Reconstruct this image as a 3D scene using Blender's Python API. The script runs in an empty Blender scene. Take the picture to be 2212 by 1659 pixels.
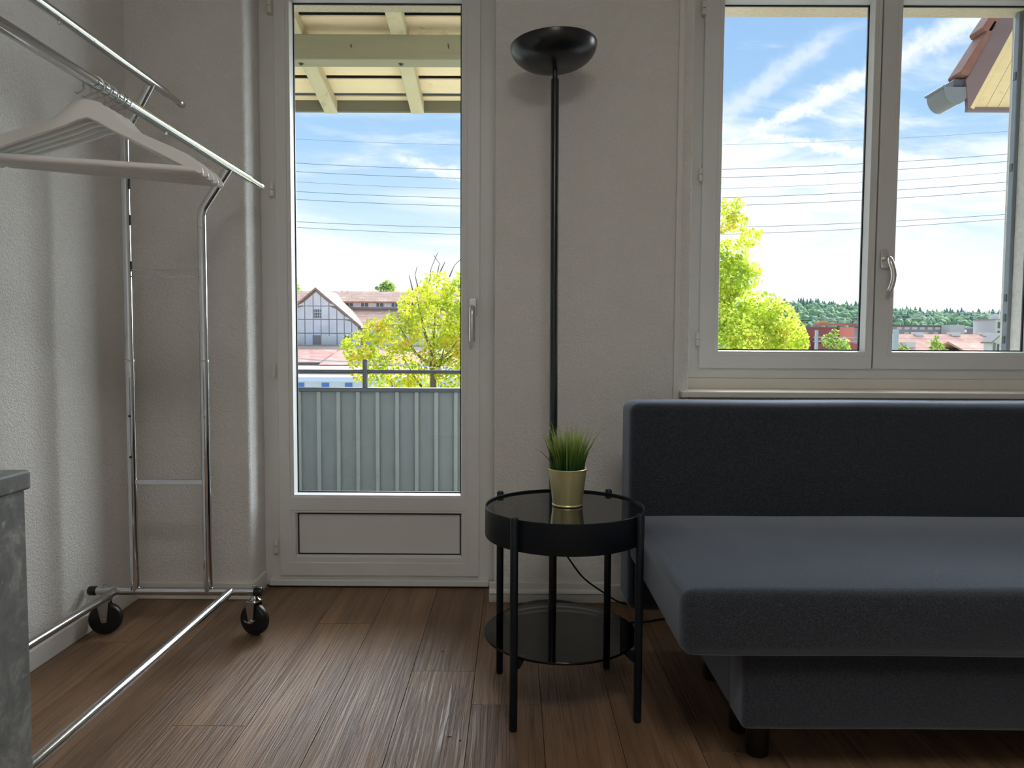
import bpy, bmesh, math, random
from mathutils import Vector, Matrix, Euler

random.seed(7)
SC = bpy.context.scene
COL = SC.collection
PI = math.pi

# ------------------------------------------------------------------ camera
cam_d = bpy.data.cameras.new('camera')
cam_d.sensor_fit = 'HORIZONTAL'
cam_d.sensor_width = 36.0
cam_d.lens = 36.0 * 1575.0 / 2212.0
cam_d.clip_start = 0.02
cam_d.clip_end = 5000
cam = bpy.data.objects.new('camera', cam_d)
COL.objects.link(cam)
_R = (Matrix.Rotation(math.atan(4 / 1575), 4, 'Z') @
      Matrix.Rotation(PI / 2 - math.atan(87.5 / 1575), 4, 'X') @
      Matrix.Rotation(0.0052, 4, 'Z'))
cam.matrix_world = Matrix.Translation((0, 0, 0.92)) @ _R
SC.camera = cam

# ------------------------------------------------------------------ view
SC.view_settings.view_transform = 'Standard'
SC.view_settings.look = 'None'
SC.view_settings.gamma = 1.0
SC.view_settings.use_curve_mapping = False
SC.view_settings.exposure = 0.0
SC.cycles.use_denoising = True
SC.cycles.use_light_tree = False
SC.cycles.max_bounces = 8
SC.cycles.diffuse_bounces = 5
SC.cycles.glossy_bounces = 4
SC.cycles.transparent_max_bounces = 10
SC.cycles.use_adaptive_sampling = True
SC.cycles.adaptive_threshold = 0.03
SC.cycles.sample_clamp_indirect = 8.0
SC.cycles.caustics_reflective = False
SC.cycles.caustics_refractive = False

SKY_STRENGTH = 1.06
SUN_STRENGTH = 27.0
FILL_LAMP_POWER = 21.0


# ------------------------------------------------------------------ node helpers
class NT:
    """A thin layer over a node tree: every call makes one node and returns an output socket."""
    def __init__(self, tree):
        self.t = tree
        self.n = tree.nodes
        self.l = tree.links

    def put(self, sock, v):
        if hasattr(v, 'is_output'):
            self.l.new(v, sock)
        elif v is not None:
            sock.default_value = v

    def m(self, op, a, b=None, c=None, clamp=False):
        n = self.n.new('ShaderNodeMath')
        n.operation = op
        n.use_clamp = clamp
        self.put(n.inputs[0], a)
        if b is not None: self.put(n.inputs[1], b)
        if c is not None: self.put(n.inputs[2], c)
        return n.outputs[0]

    def noise(self, vec, scale, detail=4, rough=0.55, dist=0.0):
        n = self.n.new('ShaderNodeTexNoise')
        if vec is not None: self.l.new(vec, n.inputs['Vector'])
        n.inputs['Scale'].default_value = scale
        n.inputs['Detail'].default_value = detail
        n.inputs['Roughness'].default_value = rough
        n.inputs['Distortion'].default_value = dist
        return n.outputs['Fac']

    def mapping(self, vec, scale=(1, 1, 1), loc=(0, 0, 0), rot=(0, 0, 0)):
        n = self.n.new('ShaderNodeMapping')
        self.l.new(vec, n.inputs['Vector'])
        n.inputs['Scale'].default_value = scale
        self.put(n.inputs['Location'], loc)
        n.inputs['Rotation'].default_value = rot
        return n.outputs[0]

    def ramp(self, fac, stops, interp='LINEAR'):
        n = self.n.new('ShaderNodeValToRGB')
        n.color_ramp.interpolation = interp
        e = n.color_ramp.elements
        while len(e) < len(stops): e.new(0.5)
        for k, (p, c) in enumerate(stops):
            e[k].position = p
            e[k].color = (c[0], c[1], c[2], 1) if not isinstance(c, (int, float)) else (c, c, c, 1)
        self.l.new(fac, n.inputs[0])
        return n.outputs[0]

    def mix(self, fac, a, b, blend='MIX'):
        n = self.n.new('ShaderNodeMix')
        n.data_type = 'RGBA'
        n.blend_type = blend
        self.put(n.inputs[0], fac)
        self.put(n.inputs[6], a if hasattr(a, 'is_output') else (*a[:3], 1))
        self.put(n.inputs[7], b if hasattr(b, 'is_output') else (*b[:3], 1))
        return n.outputs[2]

    def smooth(self, v, lo, hi):
        n = self.n.new('ShaderNodeMapRange')
        n.interpolation_type = 'SMOOTHSTEP'
        self.put(n.inputs[0], v)
        n.inputs[1].default_value = lo
        n.inputs[2].default_value = hi
        return n.outputs[0]

    def sep(self, vec):
        n = self.n.new('ShaderNodeSeparateXYZ')
        self.l.new(vec, n.inputs[0])
        return n.outputs

    def comb(self, x, y, z):
        n = self.n.new('ShaderNodeCombineXYZ')
        for s, v in zip(n.inputs, (x, y, z)): self.put(s, v)
        return n.outputs[0]


# ------------------------------------------------------------------ sky (a light summer sky, white at the horizon, with cirrus and two contrails)
world = bpy.data.worlds.new('sky')
SC.world = world
world.use_nodes = True
wt = NT(world.node_tree)
world.node_tree.nodes.clear()
tc = wt.n.new('ShaderNodeTexCoord')
dirv = tc.outputs['Generated']
dx, dy, dz = wt.sep(dirv)
elev = wt.m('MAXIMUM', dz, 0.0)
base = wt.ramp(elev, [(0.0, (1.30, 1.32, 1.32)), (0.07, (1.12, 1.20, 1.24)), (0.16, (0.66, 0.88, 1.08)),
                      (0.26, (0.44, 0.70, 1.0)), (0.42, (0.33, 0.57, 0.94)), (1.0, (0.22, 0.42, 0.80))])
# cirrus: streaky noise, thicker towards the horizon
ysafe = wt.m('MAXIMUM', wt.m('ABSOLUTE', dy), 0.08)
u = wt.m('DIVIDE', dx, ysafe)
v = wt.m('DIVIDE', dz, ysafe)
cv = wt.comb(wt.m('ADD', wt.m('MULTIPLY', u, 3.2), wt.m('MULTIPLY', v, 3.0)), wt.m('MULTIPLY', v, 15.0), dy)
n1 = wt.noise(cv, 1.0, 5, 0.62, 0.6)
n2 = wt.noise(wt.comb(wt.m('MULTIPLY', u, 1.6), wt.m('MULTIPLY', v, 5.0), dx), 1.0, 2, 0.5)
thr = wt.m('MULTIPLY_ADD', v, 0.62, 0.34)
cir = wt.smooth(wt.m('SUBTRACT', wt.m('MULTIPLY_ADD', n2, 0.5, wt.m('MULTIPLY', n1, 0.62)), thr), 0.0, 0.20)
col = wt.mix(wt.m('MULTIPLY', cir, 0.9), base, (1.12, 1.16, 1.2))


rag_all = wt.noise(wt.comb(wt.m('MULTIPLY', u, 30), wt.m('MULTIPLY', v, 34), 3.0), 1.0, 4, 0.65)


def contrail(col, p, q, w0, w1, amount, seed):
    """a straight trail between two points of the (x/y, z/y) chart of the sky, ragged, width growing from w0 to w1"""
    L = math.hypot(q[0] - p[0], q[1] - p[1])
    tx, ty = (q[0] - p[0]) / L, (q[1] - p[1]) / L
    t = wt.m('ADD', wt.m('MULTIPLY', wt.m('SUBTRACT', u, p[0]), tx), wt.m('MULTIPLY', wt.m('SUBTRACT', v, p[1]), ty))
    d = wt.m('ADD', wt.m('MULTIPLY', wt.m('SUBTRACT', u, p[0]), -ty), wt.m('MULTIPLY', wt.m('SUBTRACT', v, p[1]), tx))
    rag = rag_all
    d = wt.m('ADD', wt.m('ABSOLUTE', d), wt.m('MULTIPLY', wt.m('SUBTRACT', rag, 0.5), 0.045))
    tn = wt.m('DIVIDE', t, L)
    w = wt.m('MULTIPLY_ADD', wt.m('MINIMUM', wt.m('MAXIMUM', tn, 0.0), 1.3), w1 - w0, w0)
    k = wt.smooth(wt.m('SUBTRACT', 1.0, wt.m('DIVIDE', d, w)), 0.0, 1.0)
    ends = wt.m('MULTIPLY', wt.smooth(tn, -0.12, 0.1), wt.m('SUBTRACT', 1.0, wt.smooth(tn, 0.9, 1.2)))
    front = wt.smooth(dy, 0.1, 0.3)
    k = wt.m('MULTIPLY', wt.m('MULTIPLY', k, ends), wt.m('MULTIPLY', front, amount))
    return wt.mix(k, col, (1.1, 1.14, 1.2))


col = contrail(col, (0.27, 0.258), (0.66, 0.462), 0.007, 0.034, 0.85, 3.0)
col = contrail(col, (0.27, 0.305), (0.42, 0.408), 0.026, 0.022, 0.5, 9.0)
col = contrail(col, (0.30, 0.287), (0.60, 0.236), 0.004, 0.020, 0.9, 15.0)
col = contrail(col, (0.36, 0.233), (0.52, 0.205), 0.010, 0.018, 0.7, 21.0)
col = contrail(col, (-0.16, 0.250), (-0.02, 0.212), 0.010, 0.016, 0.75, 27.0)
bg = wt.n.new('ShaderNodeBackground')
wt.l.new(col, bg.inputs[0])
bg.inputs[1].default_value = SKY_STRENGTH
world.cycles.sampling_method = 'MANUAL'
world.cycles.sample_map_resolution = 256
wo = wt.n.new('ShaderNodeOutputWorld')
wt.l.new(bg.outputs[0], wo.inputs[0])

# sun: set beyond the window to the right, broadened and strengthened to brighten the room
sun_d = bpy.data.lights.new('sun', 'SUN')
sun_d.energy = SUN_STRENGTH
sun_d.angle = math.radians(95)
sun_d.color = (0.89, 0.955, 1.0)
sun = bpy.data.objects.new('sun', sun_d)
COL.objects.link(sun)
sun.rotation_euler = Vector((-0.60, -0.76, -0.26)).to_track_quat('-Z', 'Y').to_euler()


# ------------------------------------------------------------------ materials
def new_mat(name):
    m = bpy.data.materials.new(name)
    m.use_nodes = True
    t = NT(m.node_tree)
    b = m.node_tree.nodes['Principled BSDF']
    return m, t, b


def bump(t, b, h, strength, dist=0.01):
    n = t.n.new('ShaderNodeBump')
    n.inputs['Strength'].default_value = strength
    n.inputs['Distance'].default_value = dist
    t.l.new(h, n.inputs['Height'])
    t.l.new(n.outputs[0], b.inputs['Normal'])


def objco(t):
    return t.n.new('ShaderNodeTexCoord').outputs['Object']


def plain(name, col, rough=0.5, metal=0.0, spec=0.5, var=0.06, vscale=30.0, bmp=0.0, bscale=200.0, coat=0.0):
    m, t, b = new_mat(name)
    o = objco(t)
    f = t.noise(o, vscale, 4)
    c = t.mix(f, tuple(x * (1 - var) for x in col), tuple(min(1, x * (1 + var)) for x in col))
    t.l.new(c, b.inputs['Base Color'])
    b.inputs['Roughness'].default_value = rough
    b.inputs['Metallic'].default_value = metal
    b.inputs['Specular IOR Level'].default_value = spec
    if coat: b.inputs['Coat Weight'].default_value = coat
    if bmp: bump(t, b, t.noise(o, bscale, 3), bmp)
    return m


def plaster_mat():
    m, t, b = new_mat('rough_plaster')
    o = objco(t)
    f = t.noise(o, 9, 1)
    t.l.new(t.mix(f, (0.80, 0.79, 0.76), (0.86, 0.85, 0.82)), b.inputs['Base Color'])
    b.inputs['Roughness'].default_value = 0.9
    b.inputs['Specular IOR Level'].default_value = 0.2
    g = t.noise(o, 145, 2, 0.5, 0.7)
    g2 = t.noise(o, 26, 1, 0.5)
    h = t.m('MULTIPLY_ADD', g2, 0.35, t.smooth(g, 0.36, 0.66))
    bump(t, b, h, 0.52, 0.0045)
    return m


def wood_floor_mat():
    m, t, b = new_mat('oak_vinyl_plank')
    o = objco(t)
    rnd = t.n.new('ShaderNodeObjectInfo').outputs['Random']
    off = t.comb(t.m('MULTIPLY', rnd, 37.0), t.m('MULTIPLY', rnd, 91.0), t.m('MULTIPLY', rnd, 13.0))
    vec = t.n.new('ShaderNodeVectorMath')
    vec.operation = 'ADD'
    t.l.new(o, vec.inputs[0])
    t.l.new(off, vec.inputs[1])
    p = vec.outputs[0]
    fig = t.noise(t.mapping(p, (7, 0.9, 1)), 1.0, 5, 0.6, 1.6)
    grain = t.noise(t.mapping(p, (125, 2.8, 1)), 1.0, 4, 0.65, 0.7)
    pore = t.noise(t.mapping(p, (260, 6.0, 1)), 1.0, 3, 0.6, 0.2)
    knot = t.noise(t.mapping(p, (6.5, 1.5, 1)), 1.0, 2, 0.5, 0.3)
    c = t.ramp(fig, [(0.25, (0.18, 0.108, 0.064)), (0.5, (0.30, 0.180, 0.104)), (0.75, (0.40, 0.255, 0.152))])
    c = t.mix(t.smooth(grain, 0.42, 0.72), c, t.mix(0.55, c, (0.11, 0.066, 0.042)))
    c = t.mix(t.smooth(knot, 0.62, 0.82), c, (0.12, 0.075, 0.05))
    br = t.m('MULTIPLY_ADD', rnd, 0.24, 0.72)
    c = t.mix(1.0, c, t.comb(br, br, br), 'MULTIPLY')
    t.l.new(c, b.inputs['Base Color'])
    h = t.m('ADD', t.m('MULTIPLY', t.smooth(grain, 0.35, 0.7), -1.0), t.m('MULTIPLY', pore, -0.35))
    b.inputs['Specular IOR Level'].default_value = 0.17
    t.l.new(t.m('MULTIPLY_ADD', grain, 0.16, 0.30), b.inputs['Roughness'])
    bump(t, b, h, 0.5, 0.0024)
    return m


def fabric_mat():
    m, t, b = new_mat('grey_woven_fabric')
    o = objco(t)
    w1 = t.noise(t.mapping(o, (240, 700, 700)), 1.0, 2, 0.7)
    w2 = t.noise(o, 330, 2, 0.7)
    f = t.m('MULTIPLY', t.m('ADD', w1, w2), 0.5)
    c = t.ramp(f, [(0.34, (0.013, 0.0155, 0.020)), (0.50, (0.030, 0.034, 0.042)), (0.68, (0.068, 0.074, 0.086))])
    t.l.new(c, b.inputs['Base Color'])
    b.inputs['Roughness'].default_value = 0.95
    b.inputs['Specular IOR Level'].default_value = 0.08
    b.inputs['Sheen Weight'].default_value = 0.7
    b.inputs['Sheen Roughness'].default_value = 0.5
    b.inputs['Sheen Tint'].default_value = (0.62, 0.70, 0.85, 1)
    bump(t, b, f, 0.15, 0.001)
    return m


def concrete_mat():
    m, t, b = new_mat('concrete_laminate')
    o = objco(t)
    a = t.noise(o, 11, 6, 0.72, 0.5)
    s = t.noise(t.mapping(o, (1, 1, 1), (3, 1, 2)), 40, 4, 0.7)
    c = t.ramp(a, [(0.36, (0.115, 0.125, 0.13)), (0.52, (0.19, 0.20, 0.20)), (0.66, (0.36, 0.37, 0.355))])
    c = t.mix(t.smooth(s, 0.62, 0.75), c, (0.36, 0.37, 0.35))
    t.l.new(c, b.inputs['Base Color'])
    b.inputs['Roughness'].default_value = 0.55
    bump(t, b, s, 0.06, 0.002)
    return m


def glass_mat(name, tint=(1, 1, 1), refl=1.0, rough=0.0):
    """a thin pane: mostly see-through, with the mirror share of a glass surface"""
    m = bpy.data.materials.new(name)
    m.use_nodes = True
    t = NT(m.node_tree)
    t.n.clear()
    tr = t.n.new('ShaderNodeBsdfTransparent')
    f = t.noise(objco(t), 2.0, 2)
    t.l.new(t.mix(f, tint, tuple(x * 0.985 for x in tint)), tr.inputs[0])
    gl = t.n.new('ShaderNodeBsdfGlossy')
    gl.inputs['Roughness'].default_value = rough
    fr = t.n.new('ShaderNodeFresnel')
    fr.inputs[0].default_value = 1.5
    mx = t.n.new('ShaderNodeMixShader')
    t.l.new(t.m('MULTIPLY', fr.outputs[0], refl), mx.inputs[0])
    t.l.new(tr.outputs[0], mx.inputs[1])
    t.l.new(gl.outputs[0], mx.inputs[2])
    out = t.n.new('ShaderNodeOutputMaterial')
    t.l.new(mx.outputs[0], out.inputs[0])
    return m


def wood_ext_mat(name, a, bcol, axis=0, rough=0.75, worn=None):
    m, t, b = new_mat(name)
    o = objco(t)
    sc = [28, 28, 28]
    sc[axis] = 1.6
    g = t.noise(t.mapping(o, tuple(sc)), 1.0, 5, 0.6, 0.5)
    c = t.mix(g, a, bcol)
    if worn:
        w = t.noise(o, 5.5, 6, 0.75, 0.3)
        c = t.mix(t.m('MULTIPLY', t.smooth(w, 0.58, 0.68), 0.55), c, worn)
    t.l.new(c, b.inputs['Base Color'])
    b.inputs['Roughness'].default_value = rough
    bump(t, b, g, 0.25, 0.003)
    return m


def tile_roof_mat(name, a, bcol, rows, cols, axis='Y'):
    """a far tiled roof: rows too fine to pick apart at that distance"""
    m, t, b = new_mat(name)
    o = objco(t)
    x, y, z = t.sep(o)
    rr = t.m('FRACT', t.m('MULTIPLY', z, rows))
    cc = t.noise(t.mapping(o, (cols, cols, rows * 1.1)), 1.0, 3, 0.7)
    c = t.mix(t.smooth(cc, 0.3, 0.7), a, bcol)
    c = t.mix(t.m('MULTIPLY', t.smooth(rr, 0.72, 0.98), 0.5), c, tuple(q * 0.45 for q in a))
    big = t.noise(o, 0.7, 4)
    c = t.mix(t.m('MULTIPLY', t.smooth(big, 0.5, 0.75), 0.3), c, (0.75, 0.62, 0.52))
    t.l.new(c, b.inputs['Base Color'])
    b.inputs['Roughness'].default_value = 0.9
    bump(t, b, rr, 0.3, 0.05)
    return m


def leaf_mat(name, stops, trans=0.45, orange=None):
    m = bpy.data.materials.new(name)
    m.use_nodes = True
    t = NT(m.node_tree)
    t.n.clear()
    g = t.n.new('ShaderNodeNewGeometry')
    c = t.ramp(g.outputs['Random Per Island'], stops)
    if orange:
        o = objco(t)
        gsel = t.smooth(t.noise(t.mapping(o, (1, 1, 1), (5, 2, 7)), 1.3, 2), 0.44, 0.62)
        c = t.mix(t.m('MULTIPLY', gsel, 0.75), c, (0.34, 0.46, 0.05))
        f = t.smooth(t.noise(o, 0.9, 2), 0.54, 0.70)
        c = t.mix(t.m('MULTIPLY', f, t.smooth(g.outputs['Random Per Island'], 0.15, 0.9)), c, orange)
    d = t.n.new('ShaderNodeBsdfDiffuse')
    tl = t.n.new('ShaderNodeBsdfTranslucent')
    t.l.new(c, d.inputs[0])
    t.l.new(c, tl.inputs[0])
    mx = t.n.new('ShaderNodeMixShader')
    mx.inputs[0].default_value = trans
    t.l.new(d.outputs[0], mx.inputs[1])
    t.l.new(tl.outputs[0], mx.inputs[2])
    out = t.n.new('ShaderNodeOutputMaterial')
    t.l.new(mx.outputs[0], out.inputs[0])
    return m


M = {}
M['plaster'] = plaster_mat()
M['ceiling'] = plain('ceiling_paint', (0.86, 0.855, 0.84), 0.9, var=0.02)
M['floor'] = wood_floor_mat()
M['subfloor'] = plain('subfloor', (0.05, 0.035, 0.025), 0.9)
M['white_trim'] = plain('white_trim_paint', (0.78, 0.77, 0.74), 0.45, var=0.03)
M['pvc'] = plain('white_pvc', (0.76, 0.76, 0.745), 0.35, var=0.015, vscale=6)
M['sill'] = plain('cream_sill_paint', (0.80, 0.77, 0.69), 0.4, var=0.03)
M['gasket'] = plain('black_rubber_gasket', (0.012, 0.013, 0.018), 0.5)
M['hinge'] = plain('cream_hinge_cap', (0.78, 0.74, 0.66), 0.4)
M['satin'] = plain('satin_aluminium', (0.60, 0.61, 0.63), 0.32, 1.0, var=0.04)
M['nickel'] = plain('satin_nickel', (0.66, 0.65, 0.62), 0.25, 1.0, var=0.03)
M['chrome'] = plain('chrome', (0.60, 0.61, 0.63), 0.09, 1.0, var=0.02)
M['zinc'] = plain('zinc_plated_steel', (0.55, 0.56, 0.55), 0.28, 1.0, var=0.08)
M['black_rubber'] = plain('black_rubber', (0.010, 0.011, 0.014), 0.35)
M['dark_hole'] = plain('dark_opening', (0.01, 0.01, 0.01), 0.8)
M['hanger'] = plain('white_painted_wood', (0.80, 0.80, 0.78), 0.4, var=0.02)
M['fabric'] = fabric_mat()
M['sofa_leg'] = plain('black_plastic', (0.008, 0.008, 0.009), 0.4)
M['concrete'] = concrete_mat()
M['lamp_black'] = plain('black_lamp_enamel', (0.006, 0.009, 0.013), 0.28, 0.0, 0.6, var=0.1)
M['table_black'] = plain('black_powder_coat', (0.006, 0.010, 0.015), 0.36, 0.0, 0.32, var=0.1, bmp=0.03, bscale=900)
M['table_glass'] = plain('black_glass', (0.008, 0.010, 0.010), 0.03, 0.0, 0.5, var=0.05)
M['smoked'] = glass_mat('smoked_glass', (0.50, 0.54, 0.60), 1.0)
M['window_glass'] = glass_mat('window_glass', (0.985, 0.99, 0.99), 0.5)
M['brass'] = plain('brushed_brass', (0.74, 0.66, 0.35), 0.36, 0.75, var=0.06)
M['soil'] = plain('dark_soil', (0.02, 0.018, 0.014), 0.9)
M['cable'] = plain('black_cable', (0.006, 0.006, 0.007), 0.4)
M['roughcast'] = plain('beige_roughcast', (0.55, 0.46, 0.34), 0.95, var=0.3, vscale=70, bmp=0.5, bscale=140)
M['greyrender'] = plain('grey_render', (0.50, 0.48, 0.44), 0.95, var=0.25, vscale=60, bmp=0.5, bscale=120)
M['rail_grey'] = plain('grey_aluminium_rail', (0.15, 0.17, 0.19), 0.5, 0.3)
M['anthracite'] = plain('anthracite_paint', (0.035, 0.04, 0.045), 0.45)
M['metal_panel'] = plain('weathered_metal_panel', (0.125, 0.142, 0.140), 0.6, 0.0, var=0.16, vscale=5)
M['metal_rib'] = plain('weathered_metal_rib', (0.185, 0.205, 0.195), 0.6, 0.0, var=0.12, vscale=8)
M['board'] = wood_ext_mat('cream_painted_board', (0.76, 0.60, 0.36), (0.90, 0.74, 0.48), 0, 0.7, (0.52, 0.40, 0.25))
M['rafter'] = wood_ext_mat('olive_painted_rafter', (0.46, 0.40, 0.25), (0.60, 0.53, 0.34), 1, 0.7, (0.22, 0.19, 0.12))
M['fascia_wood'] = wood_ext_mat('dark_olive_fascia', (0.13, 0.12, 0.075), (0.19, 0.175, 0.11), 0)
M['beam'] = wood_ext_mat('olive_painted_beam', (0.21, 0.20, 0.125), (0.30, 0.28, 0.18), 0, 0.7, (0.25, 0.22, 0.14))
M['bolt'] = plain('dark_steel_bolt', (0.10, 0.09, 0.08), 0.4, 0.9)
M['concrete_ext'] = plain('concrete_slab', (0.42, 0.41, 0.38), 0.9, var=0.15)


# ------------------------------------------------------------------ mesh helpers
class MB:
    """collects faces; build() links them as one mesh object"""
    def __init__(self):
        self.v, self.f = [], []

    def add(self, vs, fs):
        k = len(self.v)
        self.v += [tuple(p) for p in vs]
        self.f += [tuple(i + k for i in q) for q in fs]
        return self

    def box(self, x0, x1, y0, y1, z0, z1):
        vs = [(x, y, z) for x in (x0, x1) for y in (y0, y1) for z in (z0, z1)]
        return self.add(vs, [(0, 1, 3, 2), (4, 6, 7, 5), (0, 4, 5, 1), (2, 3, 7, 6), (0, 2, 6, 4), (1, 5, 7, 3)])

    def ring(self, xo0, xo1, zo0, zo1, xi0, xi1, zi0, zi1, y0, y1, grow=0.0):
        """a rectangular frame lying in the x-z plane; grow splays the hole on the y0 side"""
        vs = []
        for y, g in ((y0, grow), (y1, 0.0)):
            vs += [(xo0, y, zo0), (xo1, y, zo0), (xo1, y, zo1), (xo0, y, zo1)]
            vs += [(xi0 - g, y, zi0 - g), (xi1 + g, y, zi0 - g), (xi1 + g, y, zi1 + g), (xi0 - g, y, zi1 + g)]
        fs = []
        for i in range(4):
            j = (i + 1) % 4
            fs += [(i, j, 4 + j, 4 + i), (8 + j, 8 + i, 12 + i, 12 + j), (j, i, 8 + i, 8 + j), (4 + i, 4 + j, 12 + j, 12 + i)]
        return self.add(vs, fs)

    def tube(self, pts, r, n=12, cap=True):
        """a tube along a polyline; r is a number or one number per point"""
        P = [Vector(p) for p in pts]
        R = r if isinstance(r, (list, tuple)) else [r] * len(P)
        T = []
        for i in range(len(P)):
            a = P[max(0, i - 1)]
            b = P[min(len(P) - 1, i + 1)]
            d = b - a
            T.append(d.normalized() if d.length > 1e-9 else (T[-1] if T else Vector((0, 0, 1))))
        up = Vector((0, 0, 1)) if abs(T[0].z) < 0.9 else Vector((1, 0, 0))
        s = T[0].cross(up).normalized()
        vs = []
        for i in range(len(P)):
            s = (s - T[i] * s.dot(T[i])).normalized()
            b = T[i].cross(s)
            for k in range(n):
                a = 2 * PI * k / n
                vs.append(P[i] + (s * math.cos(a) + b * math.sin(a)) * R[i])
        fs = []
        for i in range(len(P) - 1):
            for k in range(n):
                k2 = (k + 1) % n
                fs.append((i * n + k, i * n + k2, (i + 1) * n + k2, (i + 1) * n + k))
        if cap:
            fs.append(tuple(range(n - 1, -1, -1)))
            fs.append(tuple((len(P) - 1) * n + k for k in range(n)))
        return self.add(vs, fs)

    def lathe(self, prof, n=32, c=(0, 0, 0)):
        vs, fs = [], []
        for r, z in prof:
            for k in range(n):
                a = 2 * PI * k / n
                vs.append((c[0] + r * math.cos(a), c[1] + r * math.sin(a), c[2] + z))
        for i in range(len(prof) - 1):
            for k in range(n):
                k2 = (k + 1) % n
                fs.append((i * n + k, i * n + k2, (i + 1) * n + k2, (i + 1) * n + k))
        if prof[0][0] > 1e-6: fs.append(tuple(range(n - 1, -1, -1)))
        if prof[-1][0] > 1e-6: fs.append(tuple((len(prof) - 1) * n + k for k in range(n)))
        return self.add(vs, fs)

    def prism(self, poly, y0, y1):
        """an outline in the x-z plane, given depth along y"""
        n = len(poly)
        vs = [(x, y0, z) for x, z in poly] + [(x, y1, z) for x, z in poly]
        fs = [tuple(range(n)), tuple(range(2 * n - 1, n - 1, -1))]
        fs += [((i + 1) % n, i, n + i, n + (i + 1) % n) for i in range(n)]
        return self.add(vs, fs)

    def prism_x(self, poly, x0, x1):
        """an outline in the y-z plane, given length along x"""
        n = len(poly)
        vs = [(x0, y, z) for y, z in poly] + [(x1, y, z) for y, z in poly]
        fs = [tuple(range(n)), tuple(range(2 * n - 1, n - 1, -1))]
        fs += [((i + 1) % n, i, n + i, n + (i + 1) % n) for i in range(n)]
        return self.add(vs, fs)

    def prism_z(self, poly, z0, z1):
        n = len(poly)
        vs = [(x, y, z0) for x, y in poly] + [(x, y, z1) for x, y in poly]
        fs = [tuple(range(n - 1, -1, -1)), tuple(range(n, 2 * n))]
        fs += [(i, (i + 1) % n, n + (i + 1) % n, n + i) for i in range(n)]
        return self.add(vs, fs)

    def build(self, name, mat, parent=None, smooth=False, bevel=0.0, seg=2, loc=None, rot=None, fix=True):
        me = bpy.data.meshes.new(name)
        me.from_pydata(self.v, [], self.f)
        if fix:
            bm = bmesh.new()
            bm.from_mesh(me)
            bmesh.ops.remove_doubles(bm, verts=bm.verts, dist=1e-6)
            bmesh.ops.recalc_face_normals(bm, faces=bm.faces)
            bm.to_mesh(me)
            bm.free()
        me.materials.append(M[mat] if isinstance(mat, str) else mat)
        o = bpy.data.objects.new(name, me)
        COL.objects.link(o)
        if parent: o.parent = parent
        if loc: o.location = loc
        if rot: o.rotation_euler = rot
        if smooth or bevel:
            me.polygons.foreach_set('use_smooth', [True] * len(me.polygons))
            try:
                me.set_sharp_from_angle(angle=math.radians(40))
            except Exception:
                pass
        if bevel:
            bv = o.modifiers.new('edge', 'BEVEL')
            bv.width = bevel
            bv.segments = seg
            bv.limit_method = 'ANGLE'
            bv.angle_limit = math.radians(40)
            bv.harden_normals = True
        return o


def empty(name, loc=(0, 0, 0), rz=0.0):
    o = bpy.data.objects.new(name, None)
    o.empty_display_size = 0.1
    COL.objects.link(o)
    o.location = loc
    o.rotation_euler = (0, 0, rz)
    return o


def tag(o, label=None, cat=None, group=None, kind=None):
    if label: o['label'] = label
    if cat: o['category'] = cat
    if group: o['group'] = group
    if kind: o['kind'] = kind
    return o


def struct(o, label=None):
    o['kind'] = 'structure'
    if label: o['label'] = label
    return o


def copy_tree(o, parent=None):
    c = o.copy()
    COL.objects.link(c)
    c.parent = parent
    for ch in o.children: copy_tree(ch, c)
    return c


def arc(c, r, a0, a1, n, plane='xz', k=0.0):
    out = []
    for i in range(n + 1):
        a = a0 + (a1 - a0) * i / n
        x, y = c[0] + r * math.cos(a), c[1] + r * math.sin(a)
        out.append((x, k, y) if plane == 'xz' else (k, x, y) if plane == 'yz' else (x, y, k))
    return out


# ================================================================== THE ROOM
XL, XR, YB, YR, ZC = -1.349, 2.60, 2.57, -1.75, 2.52
YO = 3.00                      # outer face of the window wall

# floor: a base slab and its planks, 17.8 cm wide, running towards the window wall
floor = struct(MB().box(XL - 0.1, XR + 0.1, YR - 0.1, YO, -0.20, -0.010).build('floor', 'subfloor'), 'brown oak plank floor with grey sheen')
PW = 0.178
DOOR_X = (-0.938, -0.068)
ends = {-8: 0.95, -7: 1.55, -6: 2.18, -5: 1.35, -4: 1.02, -3: 1.70, -2: 2.344, -1: 0.62, 0: 2.0, 1: 1.812, 2: 1.30, 3: 2.25, 4: 1.6, 5: 0.9, 6: 2.1, 7: 1.4}
plank_mesh = {}
k = -8
while True:
    x0 = -0.282 + k * PW
    if x0 > XR: break
    x1 = x0 + PW
    a0, a1 = max(x0, XL), min(x1, XR)
    if a1 - a0 > 0.01:
        ye = ends.get(k, 1.1 + 0.7 * random.random())
        top = 2.712 if (a1 > DOOR_X[0] and a0 < DOOR_X[1]) else 2.566
        cuts = [top]
        y = ye
        while y > top - 0.05: y -= 1.28
        while y > YR:
            cuts.append(y)
            y -= 1.28
        cuts.append(YR)
        for i in range(len(cuts) - 1):
            L = cuts[i] - cuts[i + 1]
            if L < 0.02: continue
            key = (round(L, 3), round(a1 - a0, 3))
            if key not in plank_mesh:
                g = 0.0005
                o = MB().box(g, key[1] - g, g, key[0] - g, -0.010, 0.0).build('plank', 'floor', floor, bevel=0.0008, seg=1)
                plank_mesh[key] = o
            else:
                o = plank_mesh[key].copy()
                COL.objects.link(o)
            o.location = (a0, cuts[i + 1], 0)
    k += 1

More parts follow.
